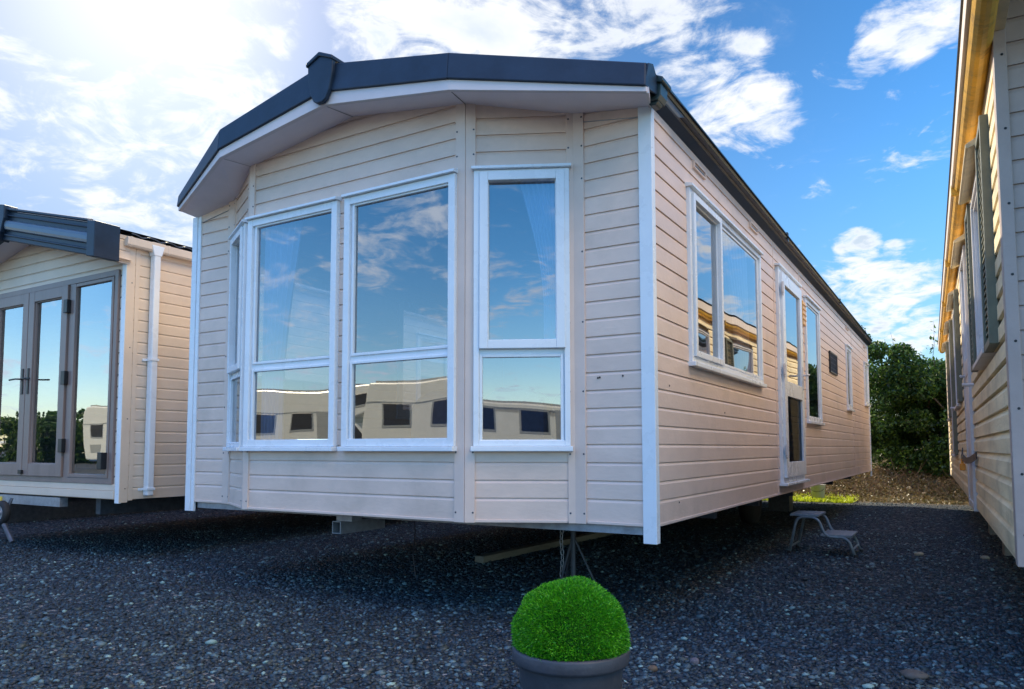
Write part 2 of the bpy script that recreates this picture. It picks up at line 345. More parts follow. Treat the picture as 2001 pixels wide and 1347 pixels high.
def tag(o, label, cat, group=None, kind=None):
    if label: o['label'] = label
    if cat: o['category'] = cat
    if group: o['group'] = group
    if kind: o['kind'] = kind
    return o
def np_mesh(name, V, Fc, m, parent=None, smooth=False):
    me = bpy.data.meshes.new(name); V = np.asarray(V, np.float32); Fc = np.asarray(Fc, np.int32)
    if parent is not None: V = V-np.array(parent_loc(parent), np.float32)
    me.vertices.add(len(V)); me.vertices.foreach_set('co', V.ravel()); k = Fc.shape[1]
    me.loops.add(Fc.size); me.loops.foreach_set('vertex_index', Fc.ravel()); me.polygons.add(len(Fc))
    me.polygons.foreach_set('loop_start', np.arange(0, Fc.size, k, dtype=np.int32)); me.polygons.foreach_set('loop_total', np.full(len(Fc), k, np.int32))
    if smooth: me.polygons.foreach_set('use_smooth', np.ones(len(Fc), bool))
    me.update(calc_edges=True); me.materials.append(M[m]); o = bpy.data.objects.new(name, me); COL.objects.link(o)
    if parent is not None: o.parent = parent
    return o

PITCH = .0944
def board_lines(z0, z1, first=.125, pitch=PITCH):
    zs = [z0, z0+first]
    while zs[-1] < z1: zs.append(zs[-1]+pitch)
    return zs
def siding(mb, fr, u0, u1, z0, z1, zs, holes=(), th=.0095, bev=(.019, .0070)):
    us = sorted({u0, u1, *[min(max(h[0], u0), u1) for h in holes], *[min(max(h[1], u0), u1) for h in holes]})
    for a, b in zip(us, us[1:]):
        if b-a < 1e-4: continue
        mid = (a+b)/2; spans = [(z0, z1)]
        for h in holes:
            if h[0] <= mid <= h[1]:
                ns = []
                for p, q in spans:
                    if h[3] <= p or h[2] >= q: ns.append((p, q)); continue
                    if h[2] > p: ns.append((p, h[2]))
                    if h[3] < q: ns.append((h[3], q))
                spans = ns
        for p, q in spans:
            prof = []
            for k in range(len(zs)-1):
                za, zb_ = zs[k], zs[k+1]; H = zb_-za
                prof += [(th, za), (th, zb_-bev[0]), (th-bev[1], zb_-.0040), (th-bev[1]-.0025, zb_-.0032), (th-bev[1]-.0025, zb_)]
            # clip the profile to p..q
            out = []
            for (n0, a0), (n1, a1) in zip(prof, prof[1:]):
                lo, hi = max(a0, p), min(a1, q)
                if hi < lo or (a1 == a0 and not (p <= a0 <= q)): continue
                if a1 > a0:
                    t0, t1 = (lo-a0)/(a1-a0), (hi-a0)/(a1-a0)
                    if t1-t0 < 1e-6: continue
                    out.append(((n0+(n1-n0)*t0, lo), (n0+(n1-n0)*t1, hi)))
                else: out.append(((n0, a0), (n1, a1)))
            for (na, za), (nb, zb2) in out:
                P = [fr(a, na, za), fr(b, na, za), fr(b, nb, zb2), fr(a, nb, zb2)]
                mb.pts(P, [(0, 1, 2, 3)])

def window(parent, fr, u0, u1, z0, z1, panes, name='window', m='white', glass='glass', sill=True, head=True, fw=.045, sashes=(), depth=.04, side_over=.012):
    mb = MB(); mb.ring(u0, u1, z0, z1, fw, -.01, depth, fr)
    for a in panes:             # glazing bead round every pane
        mb.ring(a[0]-.018, a[1]+.018, a[2]-.018, a[3]+.018, .017, -.004, depth-.012, fr)
    # fill bars between panes and frame
    us = [a for a in panes]
    w = mb.build(name, m, parent, bevel=.003)
    # solid body of the frame between the beads
    bars = MB(); holes = [(a[0]-.002, a[1]+.002, a[2]-.002, a[3]+.002) for a in panes]
    ub = sorted({u0+fw, u1-fw, *[h[0] for h in holes], *[h[1] for h in holes]})
    for a, b in zip(ub, ub[1:]):
        if b-a < 1e-3: continue
        mid = (a+b)/2; spans = [(z0+fw, z1-fw)]
        for h in holes:
            if h[0] <= mid <= h[1]:
                ns = []
                for p, q in spans:
                    if h[3] <= p or h[2] >= q: ns.append((p, q)); continue
                    if h[2] > p: ns.append((p, h[2]))
                    if h[3] < q: ns.append((h[3], q))
                spans = ns
        for p, q in spans:
            if q-p > .001: bars.box(a, b, -.008, depth-.022, p, q, fr)
    if bars.v: bars.build('mullion', m, w)
    for sh in sashes:
        s_ = MB(); s_.ring(sh[0], sh[1], sh[2], sh[3], sh[4], depth-.02, depth+.014, fr); s_.build('sash', m, w, bevel=.003)
    for a in panes:
        g = MB(); g.pts([fr(a[0]-.004, .010, a[2]-.004), fr(a[1]+.004, .010, a[2]-.004), fr(a[1]+.004, .010, a[3]+.004), fr(a[0]-.004, .010, a[3]+.004)], [(0, 1, 2, 3)])
        g.box(a[0]-.002, a[1]+.002, .004, .0085, a[2]-.002, a[2]+.004, fr)
        g.build('pane', glass, w, fix=False)
    if sill:
        s_ = MB(); s_.box(u0-side_over, u1+side_over, -.005, depth+.022, z0-.028, z0-.001, fr); s_.build('sill', m, w, bevel=.004)
    if head:
        s_ = MB(); s_.prism([fr(u0-side_over, -.002, z1+.002), fr(u0-side_over, depth+.022, z1+.002), fr(u0-side_over, depth+.020, z1+.018), fr(u0-side_over, -.002, z1+.032)], (0, 0, 0), fr.u*(u1-u0+2*side_over))
        s_.build('drip_cap', m, w, bevel=.002)
    return w

def screws(parent, fr, spots, m='steel_dark', n0=.02):
    for u, z in spots:
        mb = MB(); c = fr(u, n0, z); t = fr.u; P = []
        for off, r in ((0, .0055), (.0025, .004)):
            for k in range(8):
                a = k*math.pi/4; P.append(c+fr.n*off+t*math.cos(a)*r+Vector((0, 0, math.sin(a)*r)))
        mb.pts(P, [tuple(range(8, 16))]+[(k, (k+1) % 8, (k+1) % 8+8, k+8) for k in range(8)])
        mb.build('screw', m, parent)

# ------------------------------------------------------------------ ground
def gh(x, y):
    t = np.clip((np.asarray(y)-11.3)/2.2, 0, 1); b = .75*t*t*(3-2*t)
    return b+np.where(np.asarray(y) > 11, .05*np.sin(np.asarray(x)*3.1+y)*t, 0)
gx = np.concatenate([[-260, -160, -90, -50, -30], np.arange(-20, 14, .5), [14, 20, 35, 60, 110, 200]])
gy = np.concatenate([[-260, -150, -80, -45, -30], np.arange(-22, 10, 1.), np.arange(10, 16, .25), [16, 20, 30, 60, 120, 250]])
X, Y = np.meshgrid(gx, gy); V = np.stack([X, Y, gh(X, Y)], -1).reshape(-1, 3); nx = len(gx)
Fc = [(j*nx+i, j*nx+i+1, (j+1)*nx+i+1, (j+1)*nx+i) for j in range(len(gy)-1) for i in range(nx-1)]
g = np_mesh('ground', V, Fc, 'ground', smooth=True); g['kind'] = 'structure'

def scatter_sector(n, d0, d1, a0, a1, power=2):
    d = (RNG.random(n)*(d1**power-d0**power)+d0**power)**(1/power); a = RNG.uniform(a0, a1, n)+YAW
    return CAM.x+np.sin(a)*d, CAM.y+np.cos(a)*d
ico = bmesh.new(); bmesh.ops.create_icosphere(ico, subdivisions=1, radius=1)
IV = np.array([v.co[:] for v in ico.verts]); IF = np.array([[v.index for v in f.verts] for f in ico.faces]); ico.free()
def blobs(xs, ys, size, zf=.55, sink=.35):
    n = len(xs); s = size[:, None]*RNG.uniform(.65, 1.25, (n, 3)); s[:, 2] *= zf
    jit = 1+RNG.uniform(-.22, .22, (n, len(IV), 1))
    P = IV[None]*jit*s[:, None, :]
    a = RNG.uniform(0, 6.28, n); tx = RNG.uniform(-.5, .5, n)
    ca, sa = np.cos(a)[:, None], np.sin(a)[:, None]
    y2 = P[..., 1]*np.cos(tx)[:, None]-P[..., 2]*np.sin(tx)[:, None]; z2 = P[..., 1]*np.sin(tx)[:, None]+P[..., 2]*np.cos(tx)[:, None]
    x3 = P[..., 0]*ca-y2*sa; y3 = P[..., 0]*sa+y2*ca
    V = np.stack([x3+xs[:, None], y3+ys[:, None], z2+(gh(xs, ys)+s[:, 2]*(1-2*sink))[:, None]], -1).reshape(-1, 3)
    Fc = (IF[None]+(np.arange(n)*len(IV))[:, None, None]).reshape(-1, 3); return V, Fc
parts = []
for n, d0, d1, s0, s1 in ((40000, 1.7, 5.0, .0055, .0165), (46000, 4.8, 9.5, .007, .016), (10000, 9.5, 14.5, .009, .019), (3600, 1.7, 8, .014, .026)):
    xs, ys = scatter_sector(n, d0, d1, R(-44), R(44)); parts.append(blobs(xs, ys, RNG.uniform(s0, s1, n)))
off = 0; VV = []; FF = []
for v, f in parts: VV.append(v); FF.append(f+off); off += len(v)
tag(np_mesh('gravel', np.concatenate(VV), np.concatenate(FF), 'pebble', smooth=True), None, None, kind='stuff')

def stone(loc, size, col, label, seed, rz=0):
    rs = np.random.default_rng(seed); bm = bmesh.new(); bmesh.ops.create_icosphere(bm, subdivisions=3, radius=1)
    ph = rs.uniform(0, 6, 6)
    for v in bm.verts:
        d = 1+.10*math.sin(v.co.x*2.3+ph[0])+.08*math.sin(v.co.y*3.1+ph[1])+.06*math.sin(v.co.z*4+ph[2])+.03*math.sin(v.co.x*7+v.co.y*6+ph[3])
        v.co = Vector((v.co.x*size[0], v.co.y*size[1], v.co.z*size[2]))*d
    me = bpy.data.meshes.new('stone'); bm.to_mesh(me); bm.free()
    for p in me.polygons: p.use_smooth = True
    me.materials.append(mat('stone_'+str(seed), col, .7, .2, 30, .4, 70)); o = bpy.data.objects.new('stone', me); COL.objects.link(o)
    o.location = loc; o.rotation_euler = (0, 0, rz); return tag(o, label, 'stone', 'larger stones lying on the gravel')

# ------------------------------------------------------------------ main static caravan
ZB, ZT, L, W, D = .5645, 2.7145, 10.58, 3.617, .2655
van = thing('static_caravan', 'large cream static caravan with white framed bay windows, in the middle of the row', 'static caravan', (-1.8, 5.0, 0))
FS = Frame((0, 0, 0), (0, 1, 0), (1, 0, 0))           # right-hand side
FL = Frame((-W, 0, 0), (0, 1, 0), (-1, 0, 0))         # left-hand side
FO = Frame((0, 0, 0), (1, 0, 0), (0, -1, 0))          # outer front
FC = Frame((0, -D, 0), (1, 0, 0), (0, -1, 0))         # centre of the bay
CR0, CR1 = Vector((-.96, -D, 0)), Vector((-.427, 0, 0)); CL0, CL1 = Vector((-3.19, 0, 0)), Vector((-2.699, -D, 0))
FR_ = Frame(CR0, CR1-CR0); FLc = Frame(CL0, CL1-CL0); LR, LL = (CR1-CR0).length, (CL1-CL0).length
zs = board_lines(ZB, 3.2)
def topz(x): return 2.712+.150*min(-x, W+x)
RX = -W/2
# roof planes that trim the boards of the front
def slope_cuts(off=0.0):
    a = math.atan(.150)
    return [((0, 0, topz(0)+off), (math.sin(a), 0, math.cos(a))), ((-W, 0, topz(-W)+off), (-math.sin(a), 0, math.cos(a)))]
mb = MB(); siding(mb, FS, .035, L-.03, ZB, ZT+.05, zs, holes=[(.60, 2.36, 1.47, 2.44), (3.06, 4.0, .66, 2.48), (4.42, 5.26, 1.25, 2.46), (7.64, 8.08, 1.52, 2.34), (9.94, 10.40, 1.70, 2.32)])
mb.build('side_wall', 'siding', van)
LW = [(.55, 1.55, 1.5, 2.44), (2.4, 3.6, 1.3, 2.44), (6, 7, 1.5, 2.4)]
mb = MB(); siding(mb, FL, .035, L-.03, ZB, ZT+.05, zs, holes=LW); mb.build('side_wall', 'siding', van)
mb = MB(); siding(mb, Frame((0, L, 0), (1, 0, 0), (0, 1, 0)), -W, 0, ZB, 3.1, zs); mb.build('rear_wall', 'siding', van, cuts=slope_cuts())
mb = MB(); siding(mb, FO, -.43, -.03, ZB, 3.2, zs); mb.build('front_panel', 'siding', van, cuts=slope_cuts())
mb = MB(); siding(mb, FO, -W+.03, -3.19, ZB, 3.2, zs); mb.build('front_panel', 'siding', van, cuts=slope_cuts())
mb = MB(); siding(mb, FR_, 0, LR, ZB, 3.2, zs, holes=[(.09, .52, .985, 2.44)]); mb.build('bay_panel', 'siding', van, cuts=slope_cuts())
mb = MB(); siding(mb, FLc, 0, LL, ZB, 3.2, zs, holes=[(.09, .40, .985, 2.44)]); mb.build('bay_panel', 'siding', van, cuts=slope_cuts())
mb = MB(); siding(mb, FC, -2.70, -.96, ZB, 3.2, zs, holes=[(-2.65, -1.91, .985, 2.43), (-1.78, -1.04, .985, 2.43)]); mb.build('bay_panel', 'siding', van, cuts=slope_cuts())
# starter strips along the foot of the walls
mb = MB()
for fr, a, b in ((FS, .035, L-.03), (FO, -.36, -.04), (FO, -W+.05, -3.25), (FC, -2.66, -1.01), (FR_, .05, LR-.05), (FLc, .05, LL-.05)):
    mb.box(a, b, -.002, .017, ZB-.006, ZB+.008, fr)
mb.build('base_trim', 'post', van, bevel=.002)
# posts at the corners of the bay
def post(fr1, a1, b1, fr2, a2, b2, spots=True):
    mb = MB(); mb.box(a1, b1, -.004, .018, ZB-.008, 3.2, fr1); mb.box(a2, b2, -.004, .0195, ZB-.008, 3.2, fr2)
    p = mb.build('corner_post', 'post', van, bevel=.002, cuts=slope_cuts())
    zz = [.61, .93, 2.56, 2.70] if spots == 1 else [.61, .92, 1.25, 1.62, 2.0, 2.40, 2.58, 2.74]
    screws(p, fr1, [((a1+.011) if spots != 2 else b1-.011, z) for z in zz if z < topz(fr1(a1, 0, 0).x)-.02], 'steel_dark', .018)
    screws(p, fr2, [((b2-.011), z) for z in zz[:8] if z < topz(fr2(b2, 0, 0).x)-.02], 'steel_dark', .0195)
    return p
post(FC, -1.02, -.955, FR_, 0, .055, 1)
post(FR_, LR-.045, LR, FO, -.432, -.365, 3)
post(FO, -3.255, -3.18, FLc, 0, .05, 3)
post(FLc, LL-.05, LL, FC, -2.702, -2.655, 1)
# white corner trims that hang below the wall
mb = MB(); mb.box(-.052, .020, -.002, .022, .475, ZT+.0, FO); mb.box(-.021, .032, -.002, .0185, .475, ZT+.01, FS); mb.build('corner_trim', 'white', van, bevel=.003)
mb = MB(); mb.box(-W-.045, -W+.012, -.002, .022, .49, ZT+.0, FO); mb.box(-W+.016, -W+.052, -.002, .019, .49, ZT+.0, FO); mb.box(-.02, .03, -.002, .018, .49, ZT, FL); mb.build('corner_trim', 'white', van, bevel=.003)
mb = MB(); mb.box(L-.03, L+.02, -.002, .02, .47, ZT, FS); mb.build('corner_trim', 'white', van, bevel=.003)
mb = MB(); mb.box(L-.03, L+.02, -.002, .02, .47, ZT, FL); mb.build('corner_trim', 'white', van, bevel=.003)
# front windows
ZW0, ZW1 = .962, 2.462
def bay_win(fr, u0, u1, a0, a1, zt, glass='glass'):
    return window(van, fr, u0, u1, ZW0, ZW1, [(a0, a1, 1.515, zt), (a0-.004, a1+.004, .998, 1.448)], glass=glass, sashes=(), side_over=.007)
w1 = bay_win(FC, -2.690, -1.886, -2.612, -1.923, 2.405)
w2 = bay_win(FC, -1.826, -1.008, -1.752, -1.053, 2.405)
w3 = window(van, FR_, .048, .565, ZW0, ZW1, [(.130, .487, 1.527, 2.40), (.096, .512, .997, 1.436)], sashes=[(.080, .540, 1.482, 2.448, .047)], fw=.03)
w4 = window(van, FLc, .055, .53, ZW0, ZW1, [(.130, .44, 1.527, 2.40), (.10, .47, .997, 1.436)], sashes=[(.088, .488, 1.482, 2.448, .042)], fw=.03)
# side windows
wa = window(van, FS, .575, 2.385, 1.445, 2.462, [(.665, 1.175, 1.525, 2.395), (1.262, 2.30, 1.505, 2.405)], glass='glass_side', sashes=[(.615, 1.215, 1.478, 2.440, .036)], fw=.032, depth=.03)
window(van, FS, 4.39, 5.28, 1.225, 2.482, [(4.46, 5.19, 1.28, 2.42)], glass='glass_side', fw=.04, depth=.03)
window(van, FS, 7.60, 8.11, 1.495, 2.365, [(7.68, 8.03, 1.56, 2.30)], glass='glass_side', fw=.04, depth=.03)
window(van, FS, 9.90, 10.43, 1.67, 2.35, [(9.97, 10.36, 1.73, 2.29)], glass='glass_side', fw=.04, depth=.03)
window(van, FL, .52, 1.58, 1.48, 2.46, [(.59, 1.51, 1.54, 2.40)], glass='glass_side')
window(van, FL, 2.37, 3.63, 1.28, 2.46, [(2.45, 3.55, 1.35, 2.39)], glass='glass_side')
window(van, FL, 5.97, 7.03, 1.48, 2.42, [(6.05, 6.95, 1.55, 2.35)], glass='glass_side')
# side door: frame proud of the wall, two panes, hinges and handle
mb = MB(); mb.ring(3.02, 4.04, .655, 2.515, .045, -.01, .035, FS); df = mb.build('door_frame', 'white', van, bevel=.003)
mb = MB(); mb.box(2.98, 4.08, 0, .075, .632, .654, FS); mb.build('threshold', 'white', df, bevel=.003)
mb = MB(); mb.box(2.99, 4.06, 0, .055, 2.516, 2.535, FS); mb.build('drip_cap', 'white', df, bevel=.003)
mb = MB(); dz = (.70, 2.475); dp_i = 0; du = (3.065, 3.995)
for b in ((du[0], du[0]+.11, dz[0], dz[1]), (du[1]-.11, du[1], dz[0], dz[1]), (du[0]+.11, du[1]-.11, dz[1]-.10, dz[1]), (du[0]+.11, du[1]-.11, dz[0], dz[0]+.13), (du[0]+.11, du[1]-.11, 1.40, 1.53)):
    mb.box(b[0], b[1], .02, .058, b[2], b[3], FS)
door = mb.build('door', 'white', van, bevel=.003)
for a, b in ((1.53, 2.375), (.83, 1.40)):
    mb = MB(); mb.pts([FS(du[0]+.108, .04, a-.002), FS(du[1]-.108, .04, a-.002), FS(du[1]-.108, .04, b+.002), FS(du[0]+.108, .04, b+.002)], [(0, 1, 2, 3)]); mb.build('pane', 'glass_side' if a > 1 else 'glass_low', door, fix=False)
mb = MB(); mb.box(3.915, 3.945, .058, .066, 1.50, 1.72, FS); mb.tube([FS(3.93, .064, 1.64), FS(3.93, .11, 1.64), FS(3.90, .118, 1.64), FS(3.80, .118, 1.63)], .009); mb.build('handle', 'white_old', door, bevel=.002)
for z in (.93, 1.62, 2.33):
    mb = MB(); mb.tube([FS(3.052, .062, z-.05), FS(3.052, .062, z+.05)], .011); mb.tube([FS(3.052, .062, z-.07), FS(3.052, .062, z-.055)], .008); mb.box(3.03, 3.10, .056, .064, z-.04, z+.04, FS); mb.build('hinge', 'white_old', door)
for y in (2.93, 4.12, 8.3):
    mb = MB(); mb.box(y, y+.022, -.002, .0125, ZB, ZT, FS); mb.build('joint_strip', 'post', van, bevel=.002)
# roof line: fascia above the bay. (x, y, top, middle, bottom)
YF = -.53
PR = [(.09, -.27, 2.80, 2.683, 2.658), (-.89, YF, 3.005, 2.862, 2.806), (-1.79, YF, 3.19, 3.02, 2.945), (-2.70, YF, 3.005, 2.868, 2.818), (-3.66, -.15, 2.85, 2.762, 2.735)]
roof = MB()
ROOFK = [(.10, 2.80), (-.89, 3.005), (-1.79, 3.19), (-2.70, 3.005), (-3.70, 2.83)]
top = [Vector((x, y, t)) for x, y, t, m_, b in PR]
bk = [Vector((x, L+.10, t)) for (x, t) in ROOFK]
bk2 = [Vector((x, .3, t)) for (x, t) in ROOFK]
for i in range(4):
    roof.pts([top[i], top[i+1], bk2[i+1], bk2[i]], [(0, 1, 2, 3)]); roof.pts([bk2[i], bk2[i+1], bk[i+1], bk[i]], [(0, 1, 2, 3)])
    # underside
    dn = Vector((0, 0, -.05)); roof.pts([bk2[i]+dn, bk2[i+1]+dn, bk[i+1]+dn, bk[i]+dn], [(0, 1, 2, 3)])
rf = roof.build('roof', 'roof_tile', van)
def fas(i, za, zb_, out0, out1, m, name, lip=0):
    mb = MB()
    for i in range(4):
        (x0, y0, *a), (x1, y1, *b) = PR[i], PR[i+1]; P0, P1 = Vector((x0, y0, 0)), Vector((x1, y1, 0))
        def off(j, o):
            x, y = PR[j][:2]
            if j in (1, 2, 3): return Vector((x, y-o, 0))
            dd = Vector((.26, .97, 0)) if j == 0 else Vector((-.26, .97, 0))
            return Vector((x, y, 0))+Vector((0, -o, 0))
        q = []
        for j, aa in ((i, a), (i+1, b)):
            q.append((off(j, out0)+Vector((0, 0, aa[za])), off(j, out1)+Vector((0, 0, aa[za])), off(j, out1+lip)+Vector((0, 0, aa[zb_])), off(j, out0)+Vector((0, 0, aa[zb_]))))
        a_, b_ = q; mb.pts(list(a_)+list(b_), [(0, 1, 2, 3), (4, 7, 6, 5), (0, 4, 5, 1), (1, 5, 6, 2), (2, 6, 7, 3), (3, 7, 4, 0)])
    return mb.build(name, m, rf, bevel=.006 if lip else .002)
fas(0, 0, 1, -.03, .004, 'dark', 'fascia', lip=.012)
fas(0, 1, 2, -.03, 0.0, 'fascia_cream', 'fascia_trim')
# soffit from the fascia back to the wall
wl = [(.0, 0), (-.427, 0), (-.96, -D), (-1.79, -D), (-2.70, -D), (-3.19, 0), (-W, 0)]
wz = [Vector((x, y, topz(x)-.004)) for x, y in wl]
fb = [Vector((x, y+.01, b+.004)) for x, y, t, m_, b in PR]
mb = MB()
def poly(*p): mb.pts(p, [tuple(range(len(p)))])
poly(fb[0], fb[1], wz[2], wz[1]); poly(fb[0], wz[1], wz[0]); poly(fb[1], fb[2], wz[3], wz[2]); poly(fb[2], fb[3], wz[4], wz[3]); poly(fb[3], fb[4], wz[5], wz[4]); poly(fb[4], wz[6], wz[5])
mb.build('soffit', 'soffit', rf)
mb = MB()
for a, b in ((fb[1], wz[2]), (fb[2], wz[3]), (fb[3], wz[4])):
    d = (b-a).normalized(); s_ = d.cross(Vector((0, 0, 1))).normalized()*.0025; dn = Vector((0, 0, -.003)); mb.pts([a+s_+dn, b+s_+dn, b-s_+dn, a-s_+dn], [(0, 1, 2, 3)])
mb.build('soffit_joint', 'black', rf)
# cream closer at the right-hand end of the soffit
mb = MB(); mb.prism([(.0, .0, 2.70), (.085, -.26, 2.655), (.085, -.26, 2.685), (.0, .0, 2.73)], (0, 0, 0), (.012, .004, 0)); mb.build('end_closer', 'fascia_cream', rf)
# ridge cap: a shield with a small pitched head
cx = -1.785
sh = [(0, 3.235), (.098, 3.190), (.096, 3.10), (.075, 3.01), (.048, 2.960), (.022, 2.945), (-.022, 2.945), (-.048, 2.960), (-.075, 3.01), (-.096, 3.10), (-.098, 3.190)]
mb = MB(); mb.prism([(cx+x, YF-.004, z) for x, z in sh], (0, 0, 0), (0, -.030, 0))
mb.prism([(cx+x, YF+.08, z) for x, z in [(0, 3.246), (.104, 3.200), (.104, 3.176), (0, 3.220), (-.104, 3.176), (-.104, 3.200)]], (0, 0, 0), (0, -.125, 0))
mb.build('ridge_cap', 'dark', rf, bevel=.006)
# ridge capping back along the roof
mb = MB(); mb.prism([(cx-.12, YF+.1, 3.18), (cx, YF+.1, 3.225), (cx+.12, YF+.1, 3.18), (cx+.12, YF+.1, 3.15), (cx-.12, YF+.1, 3.15)], (0, 0, 0), (0, L+.45, 0)); mb.build('ridge_tiles', 'roof_tile', rf)
# gutters
def gutter(sx, x0, m1='darkgreen'):
    s_ = sx
    mb = MB(); sec = [(0, 2.715), (.012, 2.722), (.055, 2.742), (.060, 2.750), (.055, 2.758), (.02, 2.775), (0, 2.80)]
    mb.prism([(x0+s_*a, -.02, z) for a, z in sec], (0, 0, 0), (0, L+.10, 0)); a = mb.build('fascia_board', 'dark', rf)
    mb = MB(); sec = [(.0, 2.755), (.058, 2.752), (.064, 2.764), (.064, 2.798), (.0, 2.798)]
    mb.prism([(x0+s_*a, -.02, z) for a, z in sec], (0, 0, 0), (0, L+.10, 0)); gt = mb.build('gutter', 'gut_grey', rf)
    mb = MB(); sec = [(-.02, 2.790), (.070, 2.790), (.078, 2.802), (.078, 2.832), (.066, 2.842), (-.02, 2.862)]
    mb.prism([(x0+s_*a, -.02, z) for a, z in sec], (0, 0, 0), (0, L+.12, 0)); mb.build('gutter_lip', m1, rf)
    for y in (3.2, 6.6, 9.6):
        mb = MB(); mb.box(x0+min(s_*-.01, s_*.083), x0+max(s_*-.01, s_*.083), y, y+.05, 2.752, 2.848); mb.build('gutter_joint', 'black', rf, bevel=.003)
gutter(1, .006); gutter(-1, -W-.006)
# boxed gutter stop at the right-hand front corner
mb = MB(); mb.prism([(.030, -.10, 2.690), (.085, -.10, 2.690), (.100, -.10, 2.715), (.105, -.10, 2.775), (.030, -.10, 2.80)], (0, 0, 0), (0, .10, 0))
mb.prism([(.04, -.115, 2.786), (.108, -.115, 2.768), (.120, -.115, 2.776), (.118, -.115, 2.796), (.085, -.115, 2.812), (.04, -.115, 2.822)], (0, 0, 0), (0, .13, 0))
mb.prism([(.04, -.09, 2.672), (.07, -.09, 2.672), (.085, -.09, 2.690), (.03, -.09, 2.690)], (0, 0, 0), (0, .07, 0)); mb.build('gutter_stop', 'darkgreen', rf, bevel=.005)
mb = MB(); mb.prism([(.070, -.275, 2.685), (.070, -.10, 2.715), (.075, -.10, 2.79), (.085, -.19, 2.83), (.090, -.265, 2.800)], (0, 0, 0), (.012, 0, 0)); mb.build('end_plate', 'dark', rf, bevel=.003)
# vents, lamp and flue on the side
for y in (.70, 2.10, 7.70, 9.95):
    mb = MB(); mb.ring(y, y+.24, 2.618, 2.668, .010, 0, .026, FS); mb.box(y+.01, y+.23, 0, .014, 2.63, 2.66, FS); v_ = mb.build('air_vent', 'post', van, bevel=.002)
    mb = MB(); mb.box(y+.02, y+.22, .012, .02, 2.630, 2.642, FS); mb.build('vent_slot', 'black', v_)
mb = MB(); mb.box(4.10, 4.26, .0, .05, 2.16, 2.40, FS); mb.box(4.085, 4.275, -.002, .02, 2.145, 2.415, FS); lb = mb.build('wall_lamp', 'yellow_plastic', van, bevel=.006); lb['label'] = 'amber ribbed box lamp beside the door'
for z in (2.21, 2.26, 2.31, 2.355):
    mb = MB(); mb.box(4.095, 4.265, .045, .056, z, z+.006, FS); mb.build('lamp_rib', 'gutter_stain', lb)
mb = MB(); mb.ring(6.02, 6.62, 1.86, 2.12, .02, 0, .03, FS); fl = mb.build('flue_guard', 'black', van, bevel=.003)
mb = MB()
for k in range(7): mb.box(6.04, 6.60, .006, .016+.006*(k % 2), 1.885+k*.032, 1.897+k*.032, FS)
for k in range(11): mb.box(6.06+k*.05, 6.068+k*.05, .008, .026, 1.88, 2.10, FS)
mb.build('grille', 'steel_dark', fl)
mb = MB(); mb.box(6.03, 6.61, -.004, .014, 1.87, 2.11, FS); mb.build('flue_plate', 'black', fl)
# screws and marks of removed fittings on the front panel
screws(van, FO, [(-.295, 1.318), (-.284, 1.320), (-.155, 1.322)], 'black', .012)
screws(van, FS, [(.35, .66), (.22, 1.28), (1.3, 1.18), (2.6, 1.05)], 'black', .012)
# chassis: rails, cross member, hitch tube
mb = MB(); mb.box(-W+.06, -.04, .01, .07, ZB-.05, ZB-.002); mb.build('cross_member', 'galv', van)
mb = MB(); mb.box(-W+.04, -.02, .08, L-.02, ZB-.002, ZB+.03); mb.build('floor_underside', 'steel_dark', van)
for x in (-2.75, -.9):
    mb = MB(); mb.box(x, x+.06, .9, L-.1, ZB-.15, ZB-.003); mb.build('chassis_rail', 'steel_dark', van)
mb = MB(); mb.box(-2.06, -1.93, -.09, .0, .497, .56); mb.build('hitch_block', 'galv', van, bevel=.002)
mb = MB(); o0, d_ = Vector((-2.085, -.10, .418)), Vector((.0, .32, 0))
for a, b in (((0, 0), (.006, .078)), ((.066, 0), (.072, .078)), ((.006, 0), (.066, .006)), ((.006, .072), (.066, .078))):
    mb.box(o0.x+a[0], o0.x+b[0], o0.y, o0.y+.42, o0.z+a[1], o0.z+b[1])
ht = mb.build('hitch_tube', 'galv', van, bevel=.001)
for x in (-2.8, -1.2):
    mb = MB(); mb.box(x, x+.3, 8.2, 8.5, 0, .4); mb.build('support_block', 'steel_dark', van)
for sx in (-2.9, -.95):
    mb = MB(); mb.lathe([(.0, -.09), (.18, -.09), (.28, -.08), (.30, 0), (.28, .08), (.18, .09), (0, .09)], (sx, 6.0, .30), 24, 'x'); wl_ = mb.build('road_wheel', 'rubber', van, smooth=True)
for y in (1.6, 2.9, 4.4, 7.2, 9.2):
    mb = MB(); mb.box(-W+.15, -.15, y, y+.05, ZB-.10, ZB-.004); mb.build('floor_bearer', 'steel_dark', van)
mb = MB(); mb.tube([(-1.5, .9, ZB-.06), (-1.5, 4.5, ZB-.10), (-1.35, 6.9, ZB-.14)], .03, 10); mb.tube([(-1.9, 1.2, ZB-.03), (-1.9, 1.2, ZB-.2)], .02, 8); mb.build('waste_pipe', 'gut_grey', van)
mb = MB(); mb.box(-1.35, -1.05, .42, .70, ZB-.07, ZB-.003); mb.box(-1.62, -1.5, .30, .5, ZB-.05, ZB-.003); mb.build('frame_bracket', 'steel_dark', van)
mb = MB(); mb.tube([(-1.72, .25, ZB), (-1.70, .25, ZB-.14), (-1.74, .28, ZB-.30), (-1.70, .26, ZB-.44)], .004, 5); mb.build('loose_cable', 'black', van)
